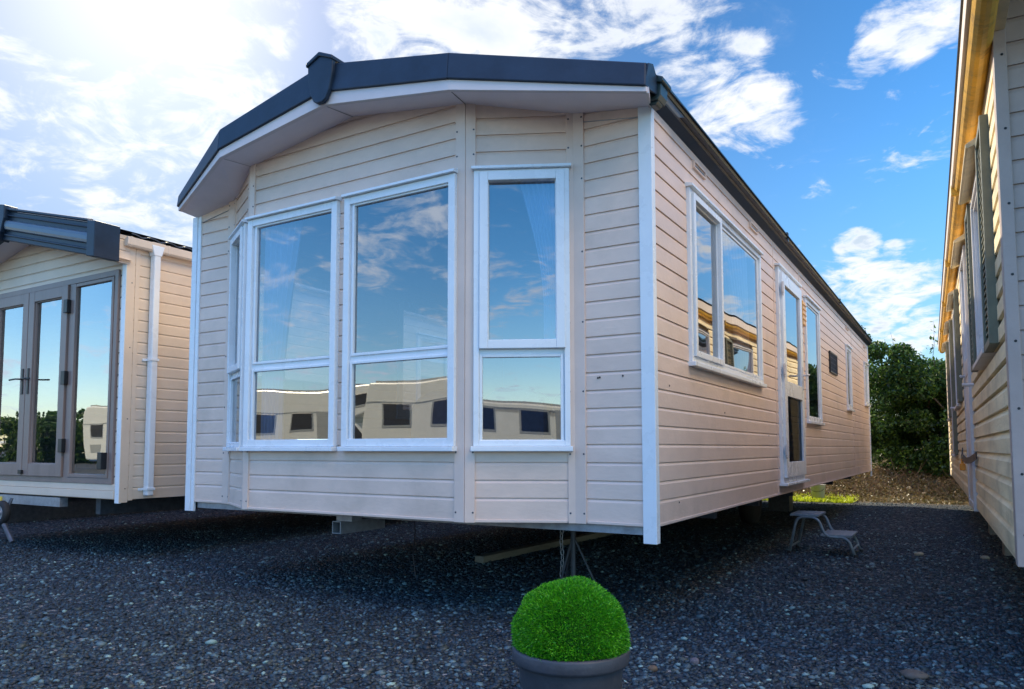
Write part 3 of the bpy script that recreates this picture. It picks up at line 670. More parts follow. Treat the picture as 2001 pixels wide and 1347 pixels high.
# interior lining
mb = MB(); mb.pts([(-.03, .02, ZB+.06), (-W+.03, .02, ZB+.06), (-W+.03, L-.05, ZB+.06), (-.03, L-.05, ZB+.06)], [(0, 1, 2, 3)])
mb.pts([(-.97, -D+.02, ZB+.06), (-2.69, -D+.02, ZB+.06), (-3.18, .02, ZB+.06), (-.44, .02, ZB+.06)], [(0, 1, 2, 3)]); mb.build('floor', 'carpet', van)
mb = MB(); mb.pts([(-.03, -.02, 2.66), (-W/2, -.02, 2.93), (-W/2, L-.05, 2.93), (-.03, L-.05, 2.66)], [(0, 1, 2, 3)]); mb.pts([(-W+.03, -.02, 2.66), (-W/2, -.02, 2.93), (-W/2, L-.05, 2.93), (-W+.03, L-.05, 2.66)], [(0, 1, 2, 3)]); mb.build('ceiling', 'room', van)
mb = MB(); mb.box(-2.4, -.03, 5.4, 5.44, .62, 2.8); mb.box(-3.59, -2.4, 4.4, 4.44, .62, 2.8); mb.box(-1.5, -1.46, 2.75, 5.4, .62, 2.8); mb.box(-2.42, -2.38, 4.4, 5.4, .62, 2.8); mb.build('partition', 'room', van)
def curtain(name, a, b, z0, z1, label, gather=.02, folds=7, tie=None):
    a, b = Vector(a), Vector(b); n = 60; m = 16; t = (b-a); nrm = Vector((t.y, -t.x, 0)).normalized(); P = []
    for j in range(m+1):
        v = j/m; sc = 1.0
        if tie is not None: sc = 1-(1-tie)*math.sin(min(1, (1-v)/.8)*math.pi/2)**1.3
        for i in range(n+1):
            s_ = i/n; P.append(a+t*(s_*sc)+nrm*(gather*math.sin(s_*folds*6.28+.4*math.sin(v*3)))+Vector((0, 0, z0+(z1-z0)*v)))
    mb = MB(); mb.pts(P, [(j*(n+1)+i, j*(n+1)+i+1, (j+1)*(n+1)+i+1, (j+1)*(n+1)+i) for j in range(m) for i in range(n)])
    return tag(mb.build(name, 'curtain', None, smooth=True, fix=False), label, 'curtain', 'curtains inside the middle caravan')
curtain('curtain', FR_(.50, -.05, 0), FR_(.28, -.07, 0), 1.50, 2.50, 'white curtain drawn to the right behind the narrow bay window', tie=.35)
curtain('curtain', FC(-2.62, -.06, 0), FC(-2.30, -.08, 0), .95, 2.50, 'white curtain at the left edge of the tall bay window left of centre', tie=.55, folds=6)
curtain('curtain', FS(2.28, -.06, 0), FS(1.70, -.08, 0), 1.48, 2.45, 'pale curtain gathered behind the big two-pane side window', tie=.6)
so_ = thing('sofa', 'dark sofa back with rounded cushions seen through the lowest bay panes', 'sofa', (-.9, .5, .62))
mb = MB(); mb.box(-1.75, -.22, .28, .95, .63, 1.0); mb.build('seat', 'sofa', so_, bevel=.04)
for x in (-1.72, -1.20, -.70):
    mb = MB(); n = 12; P = []
    prof = [(math.cos(k/n*math.pi), math.sin(k/n*math.pi)) for k in range(n+1)]
    mb.prism([(x, .20, 1.0)]+[(x+.235-.235*c, .20, 1.17+.15*s_) for c, s_ in prof]+[(x+.47, .20, 1.0)], (0, 0, 0), (0, .14, 0)); mb.build('back_cushion', 'sofa', so_, bevel=.03)

# ------------------------------------------------------------------ things under and around the main caravan
st = thing('axle_stand', 'thin steel corner jack with spread legs and hanging chain under the bay corner', 'corner jack', (-.96, 1.03, 0))
mb = MB(); mb.tube([(-.96, 1.03, .0), (-.96, 1.03, .53)], .018, 10); mb.box(-1.0, -.92, .99, 1.07, .53, .545); mb.build('post', 'steel_dark', st)
for a in (.3, 2.4, 4.5):
    mb = MB(); mb.tube([(-.96, 1.03, .36), (-.96+.17*math.cos(a), 1.03+.17*math.sin(a), 0)], .008, 8); mb.build('leg', 'steel_dark', st)
mb = MB()
for k in range(13):
    c = Vector((-1.02+.004*math.sin(k), .98, .50-k*.036)); ax = (Vector((1, 0, 0)) if k % 2 else Vector((.3, .95, 0))); lp = []
    for j in range(13):
        a = j/12*2*math.pi; lp.append(c+ax*math.cos(a)*.011+Vector((0, 0, math.sin(a)*.024)))
    mb.tube(lp, .0032, 5, False)
mb.build('chain', 'galv', st)
mb = MB(); A_, B_ = Vector((-2.14, 1.66, .03)), Vector((-2.02, 4.08, .03)); dd = (B_-A_).normalized(); sd = Vector((dd.y, -dd.x, 0))
mb.prism([A_+sd*.045-Vector((0, 0, .028)), A_+sd*.045+Vector((0, 0, .028)), A_-sd*.045+Vector((0, 0, .028)), A_-sd*.045-Vector((0, 0, .028))], (0, 0, 0), B_-A_)
tag(mb.build('plank', 'timber', None, bevel=.004), 'long grey timber plank lying on the gravel beneath the bay front', 'plank')

# step stool: two bent tubes with two ribbed treads
ss = thing('step_stool', 'grey metal two-step stool standing on gravel between the caravans', 'step stool', (.25, 3.74, 0))
M['stool'] = mat('grey_tube_steel', (.20, .25, .30), .4, .15, 20, metal=.3)
def bezier(pts, n=6):
    out = []
    for i in range(len(pts)):
        p = Vector(pts[i])
        if 0 < i < len(pts)-1:
            a, b = Vector(pts[i-1]), Vector(pts[i+1]); r = min(.06, (a-p).length*.45, (b-p).length*.45); s0 = p+(a-p).normalized()*r; s1 = p+(b-p).normalized()*r
            for k in range(n+1): t = k/n; out.append(s0*(1-t)**2+p*2*t*(1-t)+s1*t*t)
        else: out.append(p)
    return out
SX = .0
for y in (3.54, 3.95):
    mb = MB(); mb.tube(bezier([(-.035, y, .0), (.04, y, .335), (.215, y, .335), (.275, y, .17), (.455, y, .17), (.515, y, .0)]), .0125, 10); mb.build('side_frame', 'stool', ss, smooth=True)
mb = MB(); mb.box(-.02, .225, 3.53, 3.96, .342, .358)
for k in range(5): mb.box(-.015+k*.05, -.005+k*.05, 3.54, 3.95, .358, .361)
mb.build('tread', 'stool', ss, bevel=.004)
mb = MB(); mb.box(.235, .49, 3.53, 3.96, .175, .191)
for k in range(5): mb.box(.24+k*.05, .25+k*.05, 3.54, 3.95, .191, .194)
mb.build('tread', 'stool', ss, bevel=.004)
for x, z in ((-.02, .07), (.49, .07)):
    mb = MB(); mb.tube([(x, 3.54, z), (x, 3.95, z)], .008, 8); mb.build('crossbar', 'stool', ss)
for x in (-.035, .515):
    for y in (3.54, 3.95):
        mb = MB(); mb.tube([(x, y, .0), (x*1.0, y, .03)], .017, 10); mb.build('rubber_foot', 'rubber', ss)

# potted topiary ball
PX, PY = .2151, -1.3736
tp = thing('potted_topiary', 'vivid green clipped topiary dome in a round charcoal pot on the gravel', 'potted plant', (PX, PY, 0))
mb = MB(); mb.lathe([(0, .0), (.135, 0), (.142, .01), (.168, .260), (.170, .267), (.186, .271), (.188, .279), (.189, .307), (.186, .314), (.176, .315), (.170, .307), (.165, .285)], (PX, PY, 0), 64)
for k in range(3): mb.lathe([(.1565+k*.0028, .13+k*.03), (.160+k*.0028, .134+k*.03), (.1572+k*.0028, .138+k*.03)], (PX, PY, 0), 64)
mb.build('pot', 'pot', tp, smooth=True)
mb = MB(); mb.lathe([(0, .297), (.168, .290)], (PX, PY, 0), 32); mb.build('soil', 'soil', tp)
def needles(c, rad, n, ln, wd, zmin=-.15):
    d = RNG.normal(size=(n*2, 3)); d /= np.linalg.norm(d, axis=1)[:, None]; d = d[d[:, 2] > zmin][:n]; n = len(d)
    bump = 1+.020*np.sin(d[:, 0]*7+1)+.016*np.sin(d[:, 1]*11+d[:, 2]*5)+.014*np.sin(d[:, 2]*13+d[:, 0]*9)
    p = d*(rad*(bump*RNG.uniform(.86, .985, n))[:, None])
    dr = d+RNG.normal(scale=.42, size=(n, 3)); dr /= np.linalg.norm(dr, axis=1)[:, None]
    s_ = np.cross(dr, RNG.normal(size=(n, 3))); s_ /= np.linalg.norm(s_, axis=1)[:, None]
    l = (ln*RNG.uniform(.6, 1.3, n))[:, None]; w = wd
    V = np.stack([p-s_*w, p+s_*w, p+dr*l*.6+s_*w*.8, p+dr*l, p+dr*l*.6-s_*w*.8], 1)+np.array(c)
    return V.reshape(-1, 3), np.arange(n*5).reshape(n, 5)
BC = (PX, PY, .350)
v, f = needles((0, 0, 0), np.array(1.), 80000, .048, .0070, -.24)
v = v*np.array([.184, .184, .178])+np.array(BC)
np_mesh('foliage', v, f, 'topiary_leaf', tp)
bm = bmesh.new(); bmesh.ops.create_icosphere(bm, subdivisions=4, radius=1); me = bpy.data.meshes.new('inner_foliage')
for q in bm.verts: q.co = Vector((q.co.x*.166, q.co.y*.166, max(-.04, q.co.z*.155)+.350))
bm.to_mesh(me); bm.free(); me.materials.append(mat('topiary_core', (.01, .06, .005), .9, .3, 40)); o = bpy.data.objects.new('inner_foliage', me); COL.objects.link(o); o.parent = tp

# bucket behind the caravan
bk_ = thing('bucket', 'white plastic bucket standing on the grass behind the middle caravan', 'bucket', (-.92, 11.0, 0))
mb = MB(); mb.lathe([(0, .02), (.10, .02), (.13, .28), (.14, .285), (.14, .295), (.126, .295), (.096, .04), (0, .04)], (-.92, 11.0, .0), 28); mb.build('body', 'bucket', bk_, smooth=True)
mb = MB(); mb.tube([(-.92+.14*math.cos(a), 11.0-.03-.10*math.sin(a), .28-.12*math.sin(a)) for a in [k/12*math.pi for k in range(13)]], .004, 6); mb.build('handle', 'steel_dark', bk_)

stone((1.126, -.02, .012), (.052, .034, .025), (.10, .085, .075), 'large smooth brown stone at lower right of the gravel', 1, .2)
stone((.278, -.28, .008), (.024, .02, .018), (.14, .12, .14), 'rounded mauve grey stone just right of the potted plant', 2, 1)
stone((.153, -.47, .008), (.022, .015, .013), (.16, .10, .06), 'small tan stone nearest the right rim of the pot', 3, .4)
stone((.972, 4.0, .012), (.038, .025, .02), (.34, .28, .20), 'pale buff stone lying right of the step stool', 4, .3)
stone((1.47, 4.05, .012), (.036, .03, .022), (.30, .27, .21), 'dull sandy stone beside the blocks of the right caravan', 5, 0)
stone((.62, -.75, .008), (.026, .014, .012), (.22, .09, .07), 'small red brick fragment at the bottom edge right of the pot', 6, -.5)

# ------------------------------------------------------------------ left caravan with french doors
lv = thing('static_caravan', 'sand coloured static caravan with taupe french doors at the left edge', 'static caravan', (-6.2, 4.5, 0))
XL, XR_, YL = -4.65, -7.75, .08; LB, LT = .53, 2.70; RXL = (XL+XR_)/2
G0 = Frame((XL, 0, 0), (0, 1, 0), (1, 0, 0)); G1 = Frame((0, YL, 0), (1, 0, 0), (0, -1, 0))
zl = board_lines(LB, 3.3, .10, .0944)
mb = MB(); siding(mb, G0, YL+.02, 10, LB, LT, zl, holes=[(4.0, 5.2, 1.4, 2.4)]); mb.build('side_wall', 'siding_left', lv)
window(lv, G0, 3.97, 5.23, 1.38, 2.42, [(4.05, 5.15, 1.45, 2.35)], glass='glass_side')
a = math.atan(.235)
lcuts = [((XL, 0, LT-.05), (math.sin(a), 0, math.cos(a))), ((XR_, 0, LT-.05), (-math.sin(a), 0, math.cos(a)))]
mb = MB(); siding(mb, G1, XR_, XL, LB, 3.2, zl, holes=[(-7.6, -4.73, .62, 2.47)]); mb.build('front_wall', 'siding_left', lv, cuts=lcuts)
mb = MB(); siding(mb, Frame((XR_, 0, 0), (0, 1, 0), (-1, 0, 0)), YL, 10, LB, LT, zl); mb.build('side_wall', 'siding_left', lv)
mb = MB(); siding(mb, Frame((0, 10, 0), (1, 0, 0), (0, 1, 0)), XR_, XL, LB, 3.2, zl); mb.build('rear_wall', 'siding_left', lv, cuts=lcuts)
mb = MB(); mb.box(XL-.045, XL+.014, -.002, .022, .50, LT, G1); mb.build('corner_trim', 'white', lv, bevel=.003); mb = MB(); mb.box(YL-.02, YL+.055, -.002, .016, .505, LT, G0); mb.build('corner_trim', 'siding_left', lv, bevel=.003)
mb = MB(); mb.box(YL+.06, YL+.10, -.002, .014, .52, LT, G0); mb.build('corner_trim', 'siding_left', lv, bevel=.003)
screws(lv, G0, [(YL+.03, z) for z in (.62, 1.2, 1.8, 2.35)], 'steel_dark', .016)
# base strips below the doors
mb = MB(); mb.box(-7.75, -4.70, -.002, .03, .535, .60, G1); mb.box(-7.75, -4.70, -.002, .022, .603, .655, G1); mb.build('base_trim', 'siding_left', lv, bevel=.003)
# doors
mb = MB(); mb.ring(-7.56, -4.735, .655, 2.47, .05, -.01, .03, G1); mb.box(-6.86, -6.80, -.01, .028, .70, 2.42, G1); mb.box(-5.47, -5.40, -.01, .028, .70, 2.42, G1); fd = mb.build('door_frame', 'taupe', lv, bevel=.003)
for u0, u1 in ((-6.80, -6.145), (-6.135, -5.48)):
    mb = MB(); mb.ring(u0, u1, .705, 2.415, .095, .0, .045, G1, wb=.11); mb.ring(u0+.093, u1-.093, .812, 2.322, .012, .0, .030, G1)
    dr = mb.build('door', 'taupe', fd, bevel=.003)
    mb = MB(); mb.pts([G1(u0+.09, .012, .80), G1(u1-.09, .012, .80), G1(u1-.09, .012, 2.33), G1(u0+.09, .012, 2.33)], [(0, 1, 2, 3)]); mb.build('pane', 'glass_left', dr, fix=False)
    hx = u1-.045 if u0 < -6.5 else u0+.045; sg = -1 if u0 < -6.5 else 1
    mb = MB(); mb.box(hx-.014, hx+.014, .045, .053, 1.46, 1.70, G1); mb.tube([G1(hx, .05, 1.60), G1(hx, .09, 1.60), G1(hx+sg*.02, .10, 1.60), G1(hx+sg*.13, .10, 1.595)], .008); mb.build('handle', 'black', dr, bevel=.002)
for u0, u1 in ((-7.50, -6.87), (-5.395, -4.79)):
    mb = MB(); mb.ring(u0, u1, .705, 2.415, .03, .0, .035, G1); sl_ = mb.build('side_light', 'taupe', fd, bevel=.003)
    mb = MB(); mb.pts([G1(u0+.025, .012, .72), G1(u1-.025, .012, .72), G1(u1-.025, .012, 2.40), G1(u0+.025, .012, 2.40)], [(0, 1, 2, 3)]); mb.build('pane', 'glass_left', sl_, fix=False)
for u, z in ((-5.475, 2.22), (-5.475, 1.58), (-5.475, .98), (-6.14, .74), (-6.81, 2.22), (-6.81, .98)):
    mb = MB(); mb.box(u-.03, u+.03, .03, .066, z-.06 if z > .8 else z-.018, z+.06 if z > .8 else z+.018, G1); mb.build('hinge', 'black', fd, bevel=.003)
mb = MB(); mb.box(-4.86, -4.80, .035, .085, .78, .92, G1); mb.tube([G1(-4.83, .06, .85), G1(-5.0, .06, .85)], .01); mb.build('door_catch', 'black', fd, bevel=.003)
# interior of left caravan
mb = MB(); mb.box(XR_+.05, XL-.05, 3.2, 3.24, .6, 2.6); mb.build('partition', 'room', lv)
mb = MB(); mb.box(XR_+.05, XL-.05, .14, 3.2, .58, .60); mb.build('floor', 'carpet', lv)
mb = MB(); mb.box(XR_+.05, XL-.05, .14, 3.2, 2.60, 2.62); mb.build('ceiling', 'room', lv)
c_ = curtain('curtain', (-4.80, .17, 0), (-5.05, .20, 0), .75, 2.42, 'long pale curtain at the right of the left caravan side light', tie=.4, folds=5); c_['group'] = 'curtains in the left caravan'
c_ = curtain('curtain', (-5.52, .17, 0), (-5.85, .20, 0), .75, 2.42, 'long pale curtain behind the right leaf of the french doors', tie=.3, folds=5); c_['group'] = 'curtains in the left caravan'
# canopy
mb = MB(); slope = .237
def czt(x): return 2.775+slope*min(XL+.05-x, x-(XR_-.05))
def czb(x): return czt(x)-.275
YC = -.20
ends = (XL+.05, RXL, XR_-.05)
for xa, xb in zip(ends, ends[1:]):
    mb.pts([(xa, YC, czt(xa)), (xb, YC, czt(xb)), (xb, 10.1, czt(xb)), (xa, 10.1, czt(xa))], [(0, 1, 2, 3)])
lr = mb.build('roof', 'roof_tile', lv)
mb = MB()
for xa, xb in zip(ends, ends[1:]):
    mb.pts([Vector(p) for p in ((xa, YC-.0, czb(xa)), (xb, YC, czb(xb)), (xb, YC, czt(xb)), (xa, YC, czt(xa)), (xa, YC+.05, czb(xa)), (xb, YC+.05, czb(xb)), (xb, YC+.05, czt(xb)), (xa, YC+.05, czt(xa)))], [(0, 1, 2, 3), (4, 5, 6, 7), (0, 1, 5, 4), (2, 3, 7, 6), (0, 3, 7, 4), (1, 2, 6, 5)])
fa = mb.build('fascia', 'dark', lr, bevel=.008)
for sgn in (1, -1):
    for z0_, z1_, th, mm, e0, e1 in ((.0, .03, .03, 'dark', .03, .0), (-.035, -.05, .022, 'dark', .06, .1), (-.085, -.185, .035, 'gut_blue', .06, .12), (-.215, -.235, .02, 'dark', .06, .1)):
        if mm == 'gut_blue' and 'gut_blue' not in M: M['gut_blue'] = mat('blue_grey_moulding', (.075, .115, .165), .35, .1, 5)
        xa, xb = (XL+.05-.096, RXL+e1) if sgn == 1 else (XR_-.05+.096, RXL-e1)
        mb = MB(); hh = (abs(z1_-z0_))/2; sec = [(0, -hh), (-th*.8, -hh*.8), (-th, -hh*.3), (-th, hh*.3), (-th*.8, hh*.8), (0, hh)]; zc0 = (z0_+z1_)/2
        P0 = [Vector((xa, YC+q[0], czt(xa)+zc0+q[1])) for q in sec]; P1 = [Vector((xb, YC+q[0], czt(xb)+zc0+q[1])) for q in sec]
        mb.pts(P0+P1, [tuple(range(6)), tuple(range(11, 5, -1))]+[(i, (i+1) % 6, (i+1) % 6+6, i+6) for i in range(6)])
        mb.build('fascia_moulding', mm, fa, bevel=.004)
    x0_ = XL+.05 if sgn == 1 else XR_-.05
    mb = MB(); mb.prism([(x0_+sgn*.004, YC-.045, 2.495), (x0_+sgn*.004, YC-.045, 2.79), (x0_-sgn*.11, YC-.045, 2.79+.10*slope), (x0_-sgn*.11, YC-.045, 2.515)], (0, 0, 0), (0, .215, 0)); mb.build('fascia_end', 'dark', fa, bevel=.006)
mb = MB(); mb.prism([(RXL+x, YC-.05, z) for x, z in ((0, 3.20), (.14, 3.17), (.14, 3.05), (.09, 2.93), (.0, 2.86), (-.09, 2.93), (-.14, 3.05), (-.14, 3.17))], (0, 0, 0), (0, .12, 0)); mb.build('ridge_cap', 'dark', fa, bevel=.008)
# cheek of the overhang, its lining and soffit
mb = MB(); fr_ = Frame((XL+.012, 0, 0), (0, 1, 0), (1, 0, 0)); siding(mb, fr_, -.02, YL-.0, 2.50, 2.74, zl); mb.box(-.02, YL, -.03, .002, 2.50, 2.74, fr_); mb.build('overhang_cheek', 'siding_left', lv)
mb = MB()
for xa, xb in zip(ends, ends[1:]): mb.pts([(xa, YC+.03, czb(xa)+.03), (xb, YC+.03, czb(xb)+.03), (xb, YL+.01, czb(xb)+.06), (xa, YL+.01, czb(xa)+.03)], [(0, 1, 2, 3)])
mb.build('soffit', 'soffit', lv)
# gutter, pantile edge, downpipe
mb = MB(); sec = [(0, 2.648), (.05, 2.644), (.062, 2.66), (.066, 2.722), (.054, 2.722), (.0, 2.70)]
mb.prism([(XL+.02+a_, .02, z) for a_, z in sec], (0, 0, 0), (0, 9.9, 0)); gu = mb.build('gutter', 'siding_left', lv, bevel=.003)
for y in (.045, .24, .39, 3.):
    mb = MB(); mb.prism([(XL+.018+a_*1.07, y, z+(.003 if z > 2.7 else -.004)) for a_, z in sec], (0, 0, 0), (0, .018 if y != .24 else .12, 0)); mb.build('gutter_bracket', 'siding_left', gu, bevel=.002)
P = []; n = 300
for i in range(n):
    y = .05+i*.03; w_ = .022*abs(math.sin((y+.02)*math.pi/.17)); P += [(XL+.085, y, 2.735+w_), (XL-.20, y, 2.80+w_), (XL+.085, y, 2.725+w_)]
mb = MB(); mb.pts(P, [(3*i, 3*i+1, 3*i+4, 3*i+3) for i in range(n-1)]+[(3*i, 3*i+2, 3*i+5, 3*i+3) for i in range(n-1)]); mb.build('pantile_edge', 'roof_tile', lv)
mb = MB(); mb.box(XL+.02, XL+.085, .265, .325, .555, 2.66); dp = mb.build('downpipe', 'white', lv, bevel=.01)
mb = MB(); mb.prism([(XL+.016, .235, 2.70), (XL+.016, .355, 2.70), (XL+.016, .33, 2.61), (XL+.016, .26, 2.61)], (0, 0, 0), (.074, 0, 0)); mb.build('outlet', 'white', dp, bevel=.006)
for z in (.60, 1.70):
    mb = MB(); mb.box(XL+.012, XL+.092, .258, .332, z, z+.022); mb.box(XL+.012, XL+.02, .225, .365, z-.002, z+.020); mb.build('pipe_clip', 'white', dp, bevel=.002)
# chassis, a-frame and jockey wheel
for x in (-5.2, -7.1):
    mb = MB(); mb.box(x, x+.07, .2, 9.8, .38, LB-.003); mb.build('chassis_rail', 'steel_dark', lv)
mb = MB(); mb.box(XR_+.05, XL-.05, .12, 9.9, LB-.003, LB+.02); mb.build('floor_underside', 'steel_dark', lv)
mb = MB(); mb.box(-7.2, -5.5, .05, .12, .44, .52); cm = mb.build('cross_member', 'galv', lv)
mb = MB(); mb.box(-6.62, -6.50, .040, .05, .455, .50); mb.build('warning_plate', 'yellow_label', lv)
jw = thing('jockey_wheel', 'small jockey wheel with grey rim under the left caravan', 'jockey wheel', (-6.17, -.1, .27))
mb = MB(); mb.lathe([(.062, -.025), (.095, -.03), (.108, -.012), (.108, .012), (.095, .03), (.062, .025), (.062, -.025)], (-6.17, -.1, .375), 28, 'y'); mb.build('tyre', 'rubber', jw, smooth=True)
mb = MB(); mb.lathe([(0, -.03), (.02, -.03), (.024, -.012), (.05, -.012), (.064, -.022), (.064, .02), (0, .02)], (-6.17, -.1, .375), 28, 'y'); mb.build('rim', 'galv', jw)
mb = MB(); mb.tube([(-6.17, -.07, .375), (-6.17, -.02, .50)], .015); mb.tube([(-6.12, -.1, .27), (-5.96, -.1, .12)], .022, 8); mb.build('arm', 'steel_dark', jw)
for y in (4.5, 8.0):
    for x in (-7.2, -5.3): mb = MB(); mb.box(x, x+.3, y, y+.4, 0, .38); mb.build('support_block', 'steel_dark', lv)

tv = thing('static_caravan', 'unseen cream static caravan added farthest left to shade the ground under its neighbour', 'static caravan', (-10.6, 4.8, 0))  # out-of-view caravan added to cast shade beneath the left one
for fr, a_, b_ in ((Frame((-8.95, 0, 0), (0, 1, 0), (1, 0, 0)), .3, 10), (Frame((-12.3, 0, 0), (0, 1, 0), (-1, 0, 0)), .3, 10), (Frame((0, .3, 0), (1, 0, 0), (0, -1, 0)), -12.3, -8.95), (Frame((0, 10, 0), (1, 0, 0), (0, 1, 0)), -12.3, -8.95)):
    mb = MB(); siding(mb, fr, a_, b_, .5, 2.7, zl); mb.build('wall', 'siding', tv)
mb = MB(); mb.prism([(-12.4, 0, 2.68), (-8.85, 0, 2.68), (-8.85, 0, 2.78), (-10.6, 0, 3.15), (-12.4, 0, 2.78)], (0, 0, 0), (0, 10.2, 0)); mb.build('roof', 'roof_tile', tv)
for x in (-11.8, -9.6):
    mb = MB(); mb.box(x, x+.3, .8, 9.5, 0, .5); mb.build('chassis', 'steel_dark', tv)

# ------------------------------------------------------------------ right caravan
rv = thing('static_caravan', 'weathered yellowish static caravan with olive shutters and stained gutter on the right', 'static caravan', (3.0, 5.0, 0))
al = -.0288; U = Vector((al, 1, 0)).normalized(); H = Frame((1.509, -.12, 0), U, Vector((-U.y, U.x, 0))); HF = Frame((1.509, -.12, 0), Vector((U.y, -U.x, 0)), Vector((-U.x, -U.y, 0)))
LR2 = 10.7; RB, RT_ = .53, 2.62
zr = board_lines(RB, 3.4, .11, .0955)
WINR = [(.78, 1.62, 1.46, 2.36), (2.80, 3.60, .50, 2.42), (4.8, 5.7, 1.4, 2.36), (6.7, 7.6, .9, 2.36), (8.7, 9.5, 1.4, 2.36)]
mb = MB(); siding(mb, H, .05, LR2, RB, RT_+.1, zr, holes=WINR, th=.022, bev=(.034, .018)); mb.build('side_wall', 'siding_old', rv)
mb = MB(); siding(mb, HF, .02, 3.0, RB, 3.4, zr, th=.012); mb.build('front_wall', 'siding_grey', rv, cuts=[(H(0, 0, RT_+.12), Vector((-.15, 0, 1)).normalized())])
mb = MB(); mb.box(.0, 3.0, -.002, .0, RB, 2.7, Frame(H(LR2, 0, 0), HF.u, U)); mb.build('rear_wall', 'siding_old', rv)
mb = MB(); mb.box(-.022, .052, -.002, .022, RB-.03, RT_+.14, H); mb.box(-.022, .022, -.002, .024, RB-.03, RT_+.14, HF); ct = mb.build('corner_trim', 'siding_grey', rv, bevel=.003)
screws(ct, HF, [(.006, z) for z in (.62, .85, 1.1, 1.36, 1.62, 1.9, 2.2, 2.5)], 'black', .024)
mb = MB(); mb.box(.05, LR2, -.002, .022, RB-.01, RB+.012, H); mb.build('base_trim', 'siding_old', rv, bevel=.002)
mb = MB(); mb.box(LR2-.03, LR2+.02, -.002, .025, RB-.03, RT_+.1, H); mb.build('corner_trim', 'white_old', rv, bevel=.003)
# gutter: stained half-round underside and pale lip
mb = MB(); n = 8; sec = [(.0, 2.66)]+[(.045-.045*math.cos(k/n*math.pi), 2.585-.05*math.sin(k/n*math.pi)) for k in range(n+1)]+[(.09, 2.66)]
mb.prism([H(-1.1, .018+a_, z) for a_, z in sec], (0, 0, 0), U*(LR2+1.35)); gr = mb.build('gutter', 'gutter_stain', rv, smooth=False); gr['label'] = 'yellow stained gutter'
mb = MB(); mb.box(-1.1, LR2+.25, .106, .122, 2.58, 2.672, H); mb.build('gutter_lip', 'siding_left', gr, bevel=.003)
for s_ in (1.9, 4.0, 6.1, 8.3): mb = MB(); mb.box(s_, s_+.03, .014, .126, 2.53, 2.60, H); mb.build('gutter_joint', 'gutter_stain', gr, bevel=.006)
mb = MB(); mb.box(-1.1, LR2+.25, -.02, .017, 2.60, 2.70, H); mb.build('eaves_board', 'siding_old', rv)
mb = MB(); mb.pts([H(-1.1, .13, 2.69), H(LR2+.25, .13, 2.69), H(LR2+.25, -1.6, 3.0), H(-1.1, -1.6, 3.0)], [(0, 1, 2, 3)]); mb.build('roof', 'roof_tile', rv)
def shutter(s0, s1, z0, z1):
    mb = MB(); mb.ring(s0, s1, z0, z1, .035, .016, .056, H); sh_ = mb.build('shutter', 'olive', rv, bevel=.003)
    mb = MB(); k = z0+.05
    while k < z1-.05: mb.prism([H(s0+.035, .02, k), H(s0+.035, .048, k-.012), H(s0+.035, .048, k-.004), H(s0+.035, .02, k+.010)], (0, 0, 0), U*(s1-s0-.07)); k += .032
    mb.build('louvres', 'olive', sh_)
    mb = MB(); mb.box(s0+.03, s1-.03, .016, .019, z0+.03, z1-.03, H); mb.build('backing', 'black', sh_)
def hood(s0, s1, z):
    mb = MB(); mb.prism([H(s0, .016, z), H(s0, .095, z-.05), H(s0, .095, z-.065), H(s0, .085, z-.07), H(s0, .016, z-.045)], (0, 0, 0), U*(s1-s0)); mb.build('window_hood', 'siding_old', rv, bevel=.002)
window(rv, H, .75, 1.65, 1.43, 2.39, [(.80, 1.60, 1.49, 2.33)], m='white_old', glass='glass_dim', fw=.04, head=False); shutter(.36, .73, 1.40, 2.42); shutter(1.67, 2.0, 1.42, 2.40); hood(.72, 1.70, 2.475)
mb = MB(); mb.ring(2.80, 3.60, .50, 2.42, .05, -.01, .04, H); mb.box(2.85, 3.55, .0, .03, .55, 1.50, H); rd = mb.build('door', 'white_old', rv, bevel=.003)
mb = MB(); mb.box(2.85, 3.55, .0, .034, 1.50, 1.62, H); mb.box(2.85, 2.93, .0, .033, 1.62, 2.37, H); mb.box(3.47, 3.55, .0, .033, 1.62, 2.37, H)
mb.build('door_rail', 'white_old', rd, bevel=.003)
mb = MB(); mb.pts([H(2.92, .016, 1.61), H(3.48, .016, 1.61), H(3.48, .016, 2.38), H(2.92, .016, 2.38)], [(0, 1, 2, 3)]); mb.build('pane', 'glass_dim', rd, fix=False)
mb = MB()
for k in range(3): mb.box(2.95+k*.19, 3.11+k*.19, .03, .036, .62, 1.42, H)
mb.build('door_panel', 'white_old', rd, bevel=.003)
mb = MB(); mb.tube([H(3.50, .03, 1.52), H(3.50, .06, 1.52), H(3.44, .065, 1.52), H(3.38, .065, 1.51)], .009); mb.build('handle', 'white_old', rd); hood(2.75, 3.65, 2.50)
for s0, s1, z0 in ((4.8, 5.7, 1.4), (6.7, 7.6, .9), (8.7, 9.5, 1.4)):
    window(rv, H, s0-.03, s1+.03, z0-.03, 2.39, [(s0+.03, s1-.03, z0+.03, 2.33)], m='white_old', glass='glass_dim', fw=.04, head=False); shutter(s0-.38, s0-.05, z0-.03, 2.40); hood(s0-.06, s1+.06, 2.475)
for s_ in (2.5, 5.9):
    mb = MB(); mb.tube([H(s_, .02, 1.38), H(s_, .09, 1.38)], .012); mb.build('door_hook', 'white_old', rv)
lk = thing('strap', 'black strap with an orange buckle hung low across the right caravan door', 'strap', H(2.7, .06, .86))
mb = MB(); P = [H(2.3, .03, .90), H(2.55, .055, .865), H(2.75, .075, .86), H(2.9, .085, .88), H(3.05, .09, .855), H(3.25, .075, .93)]
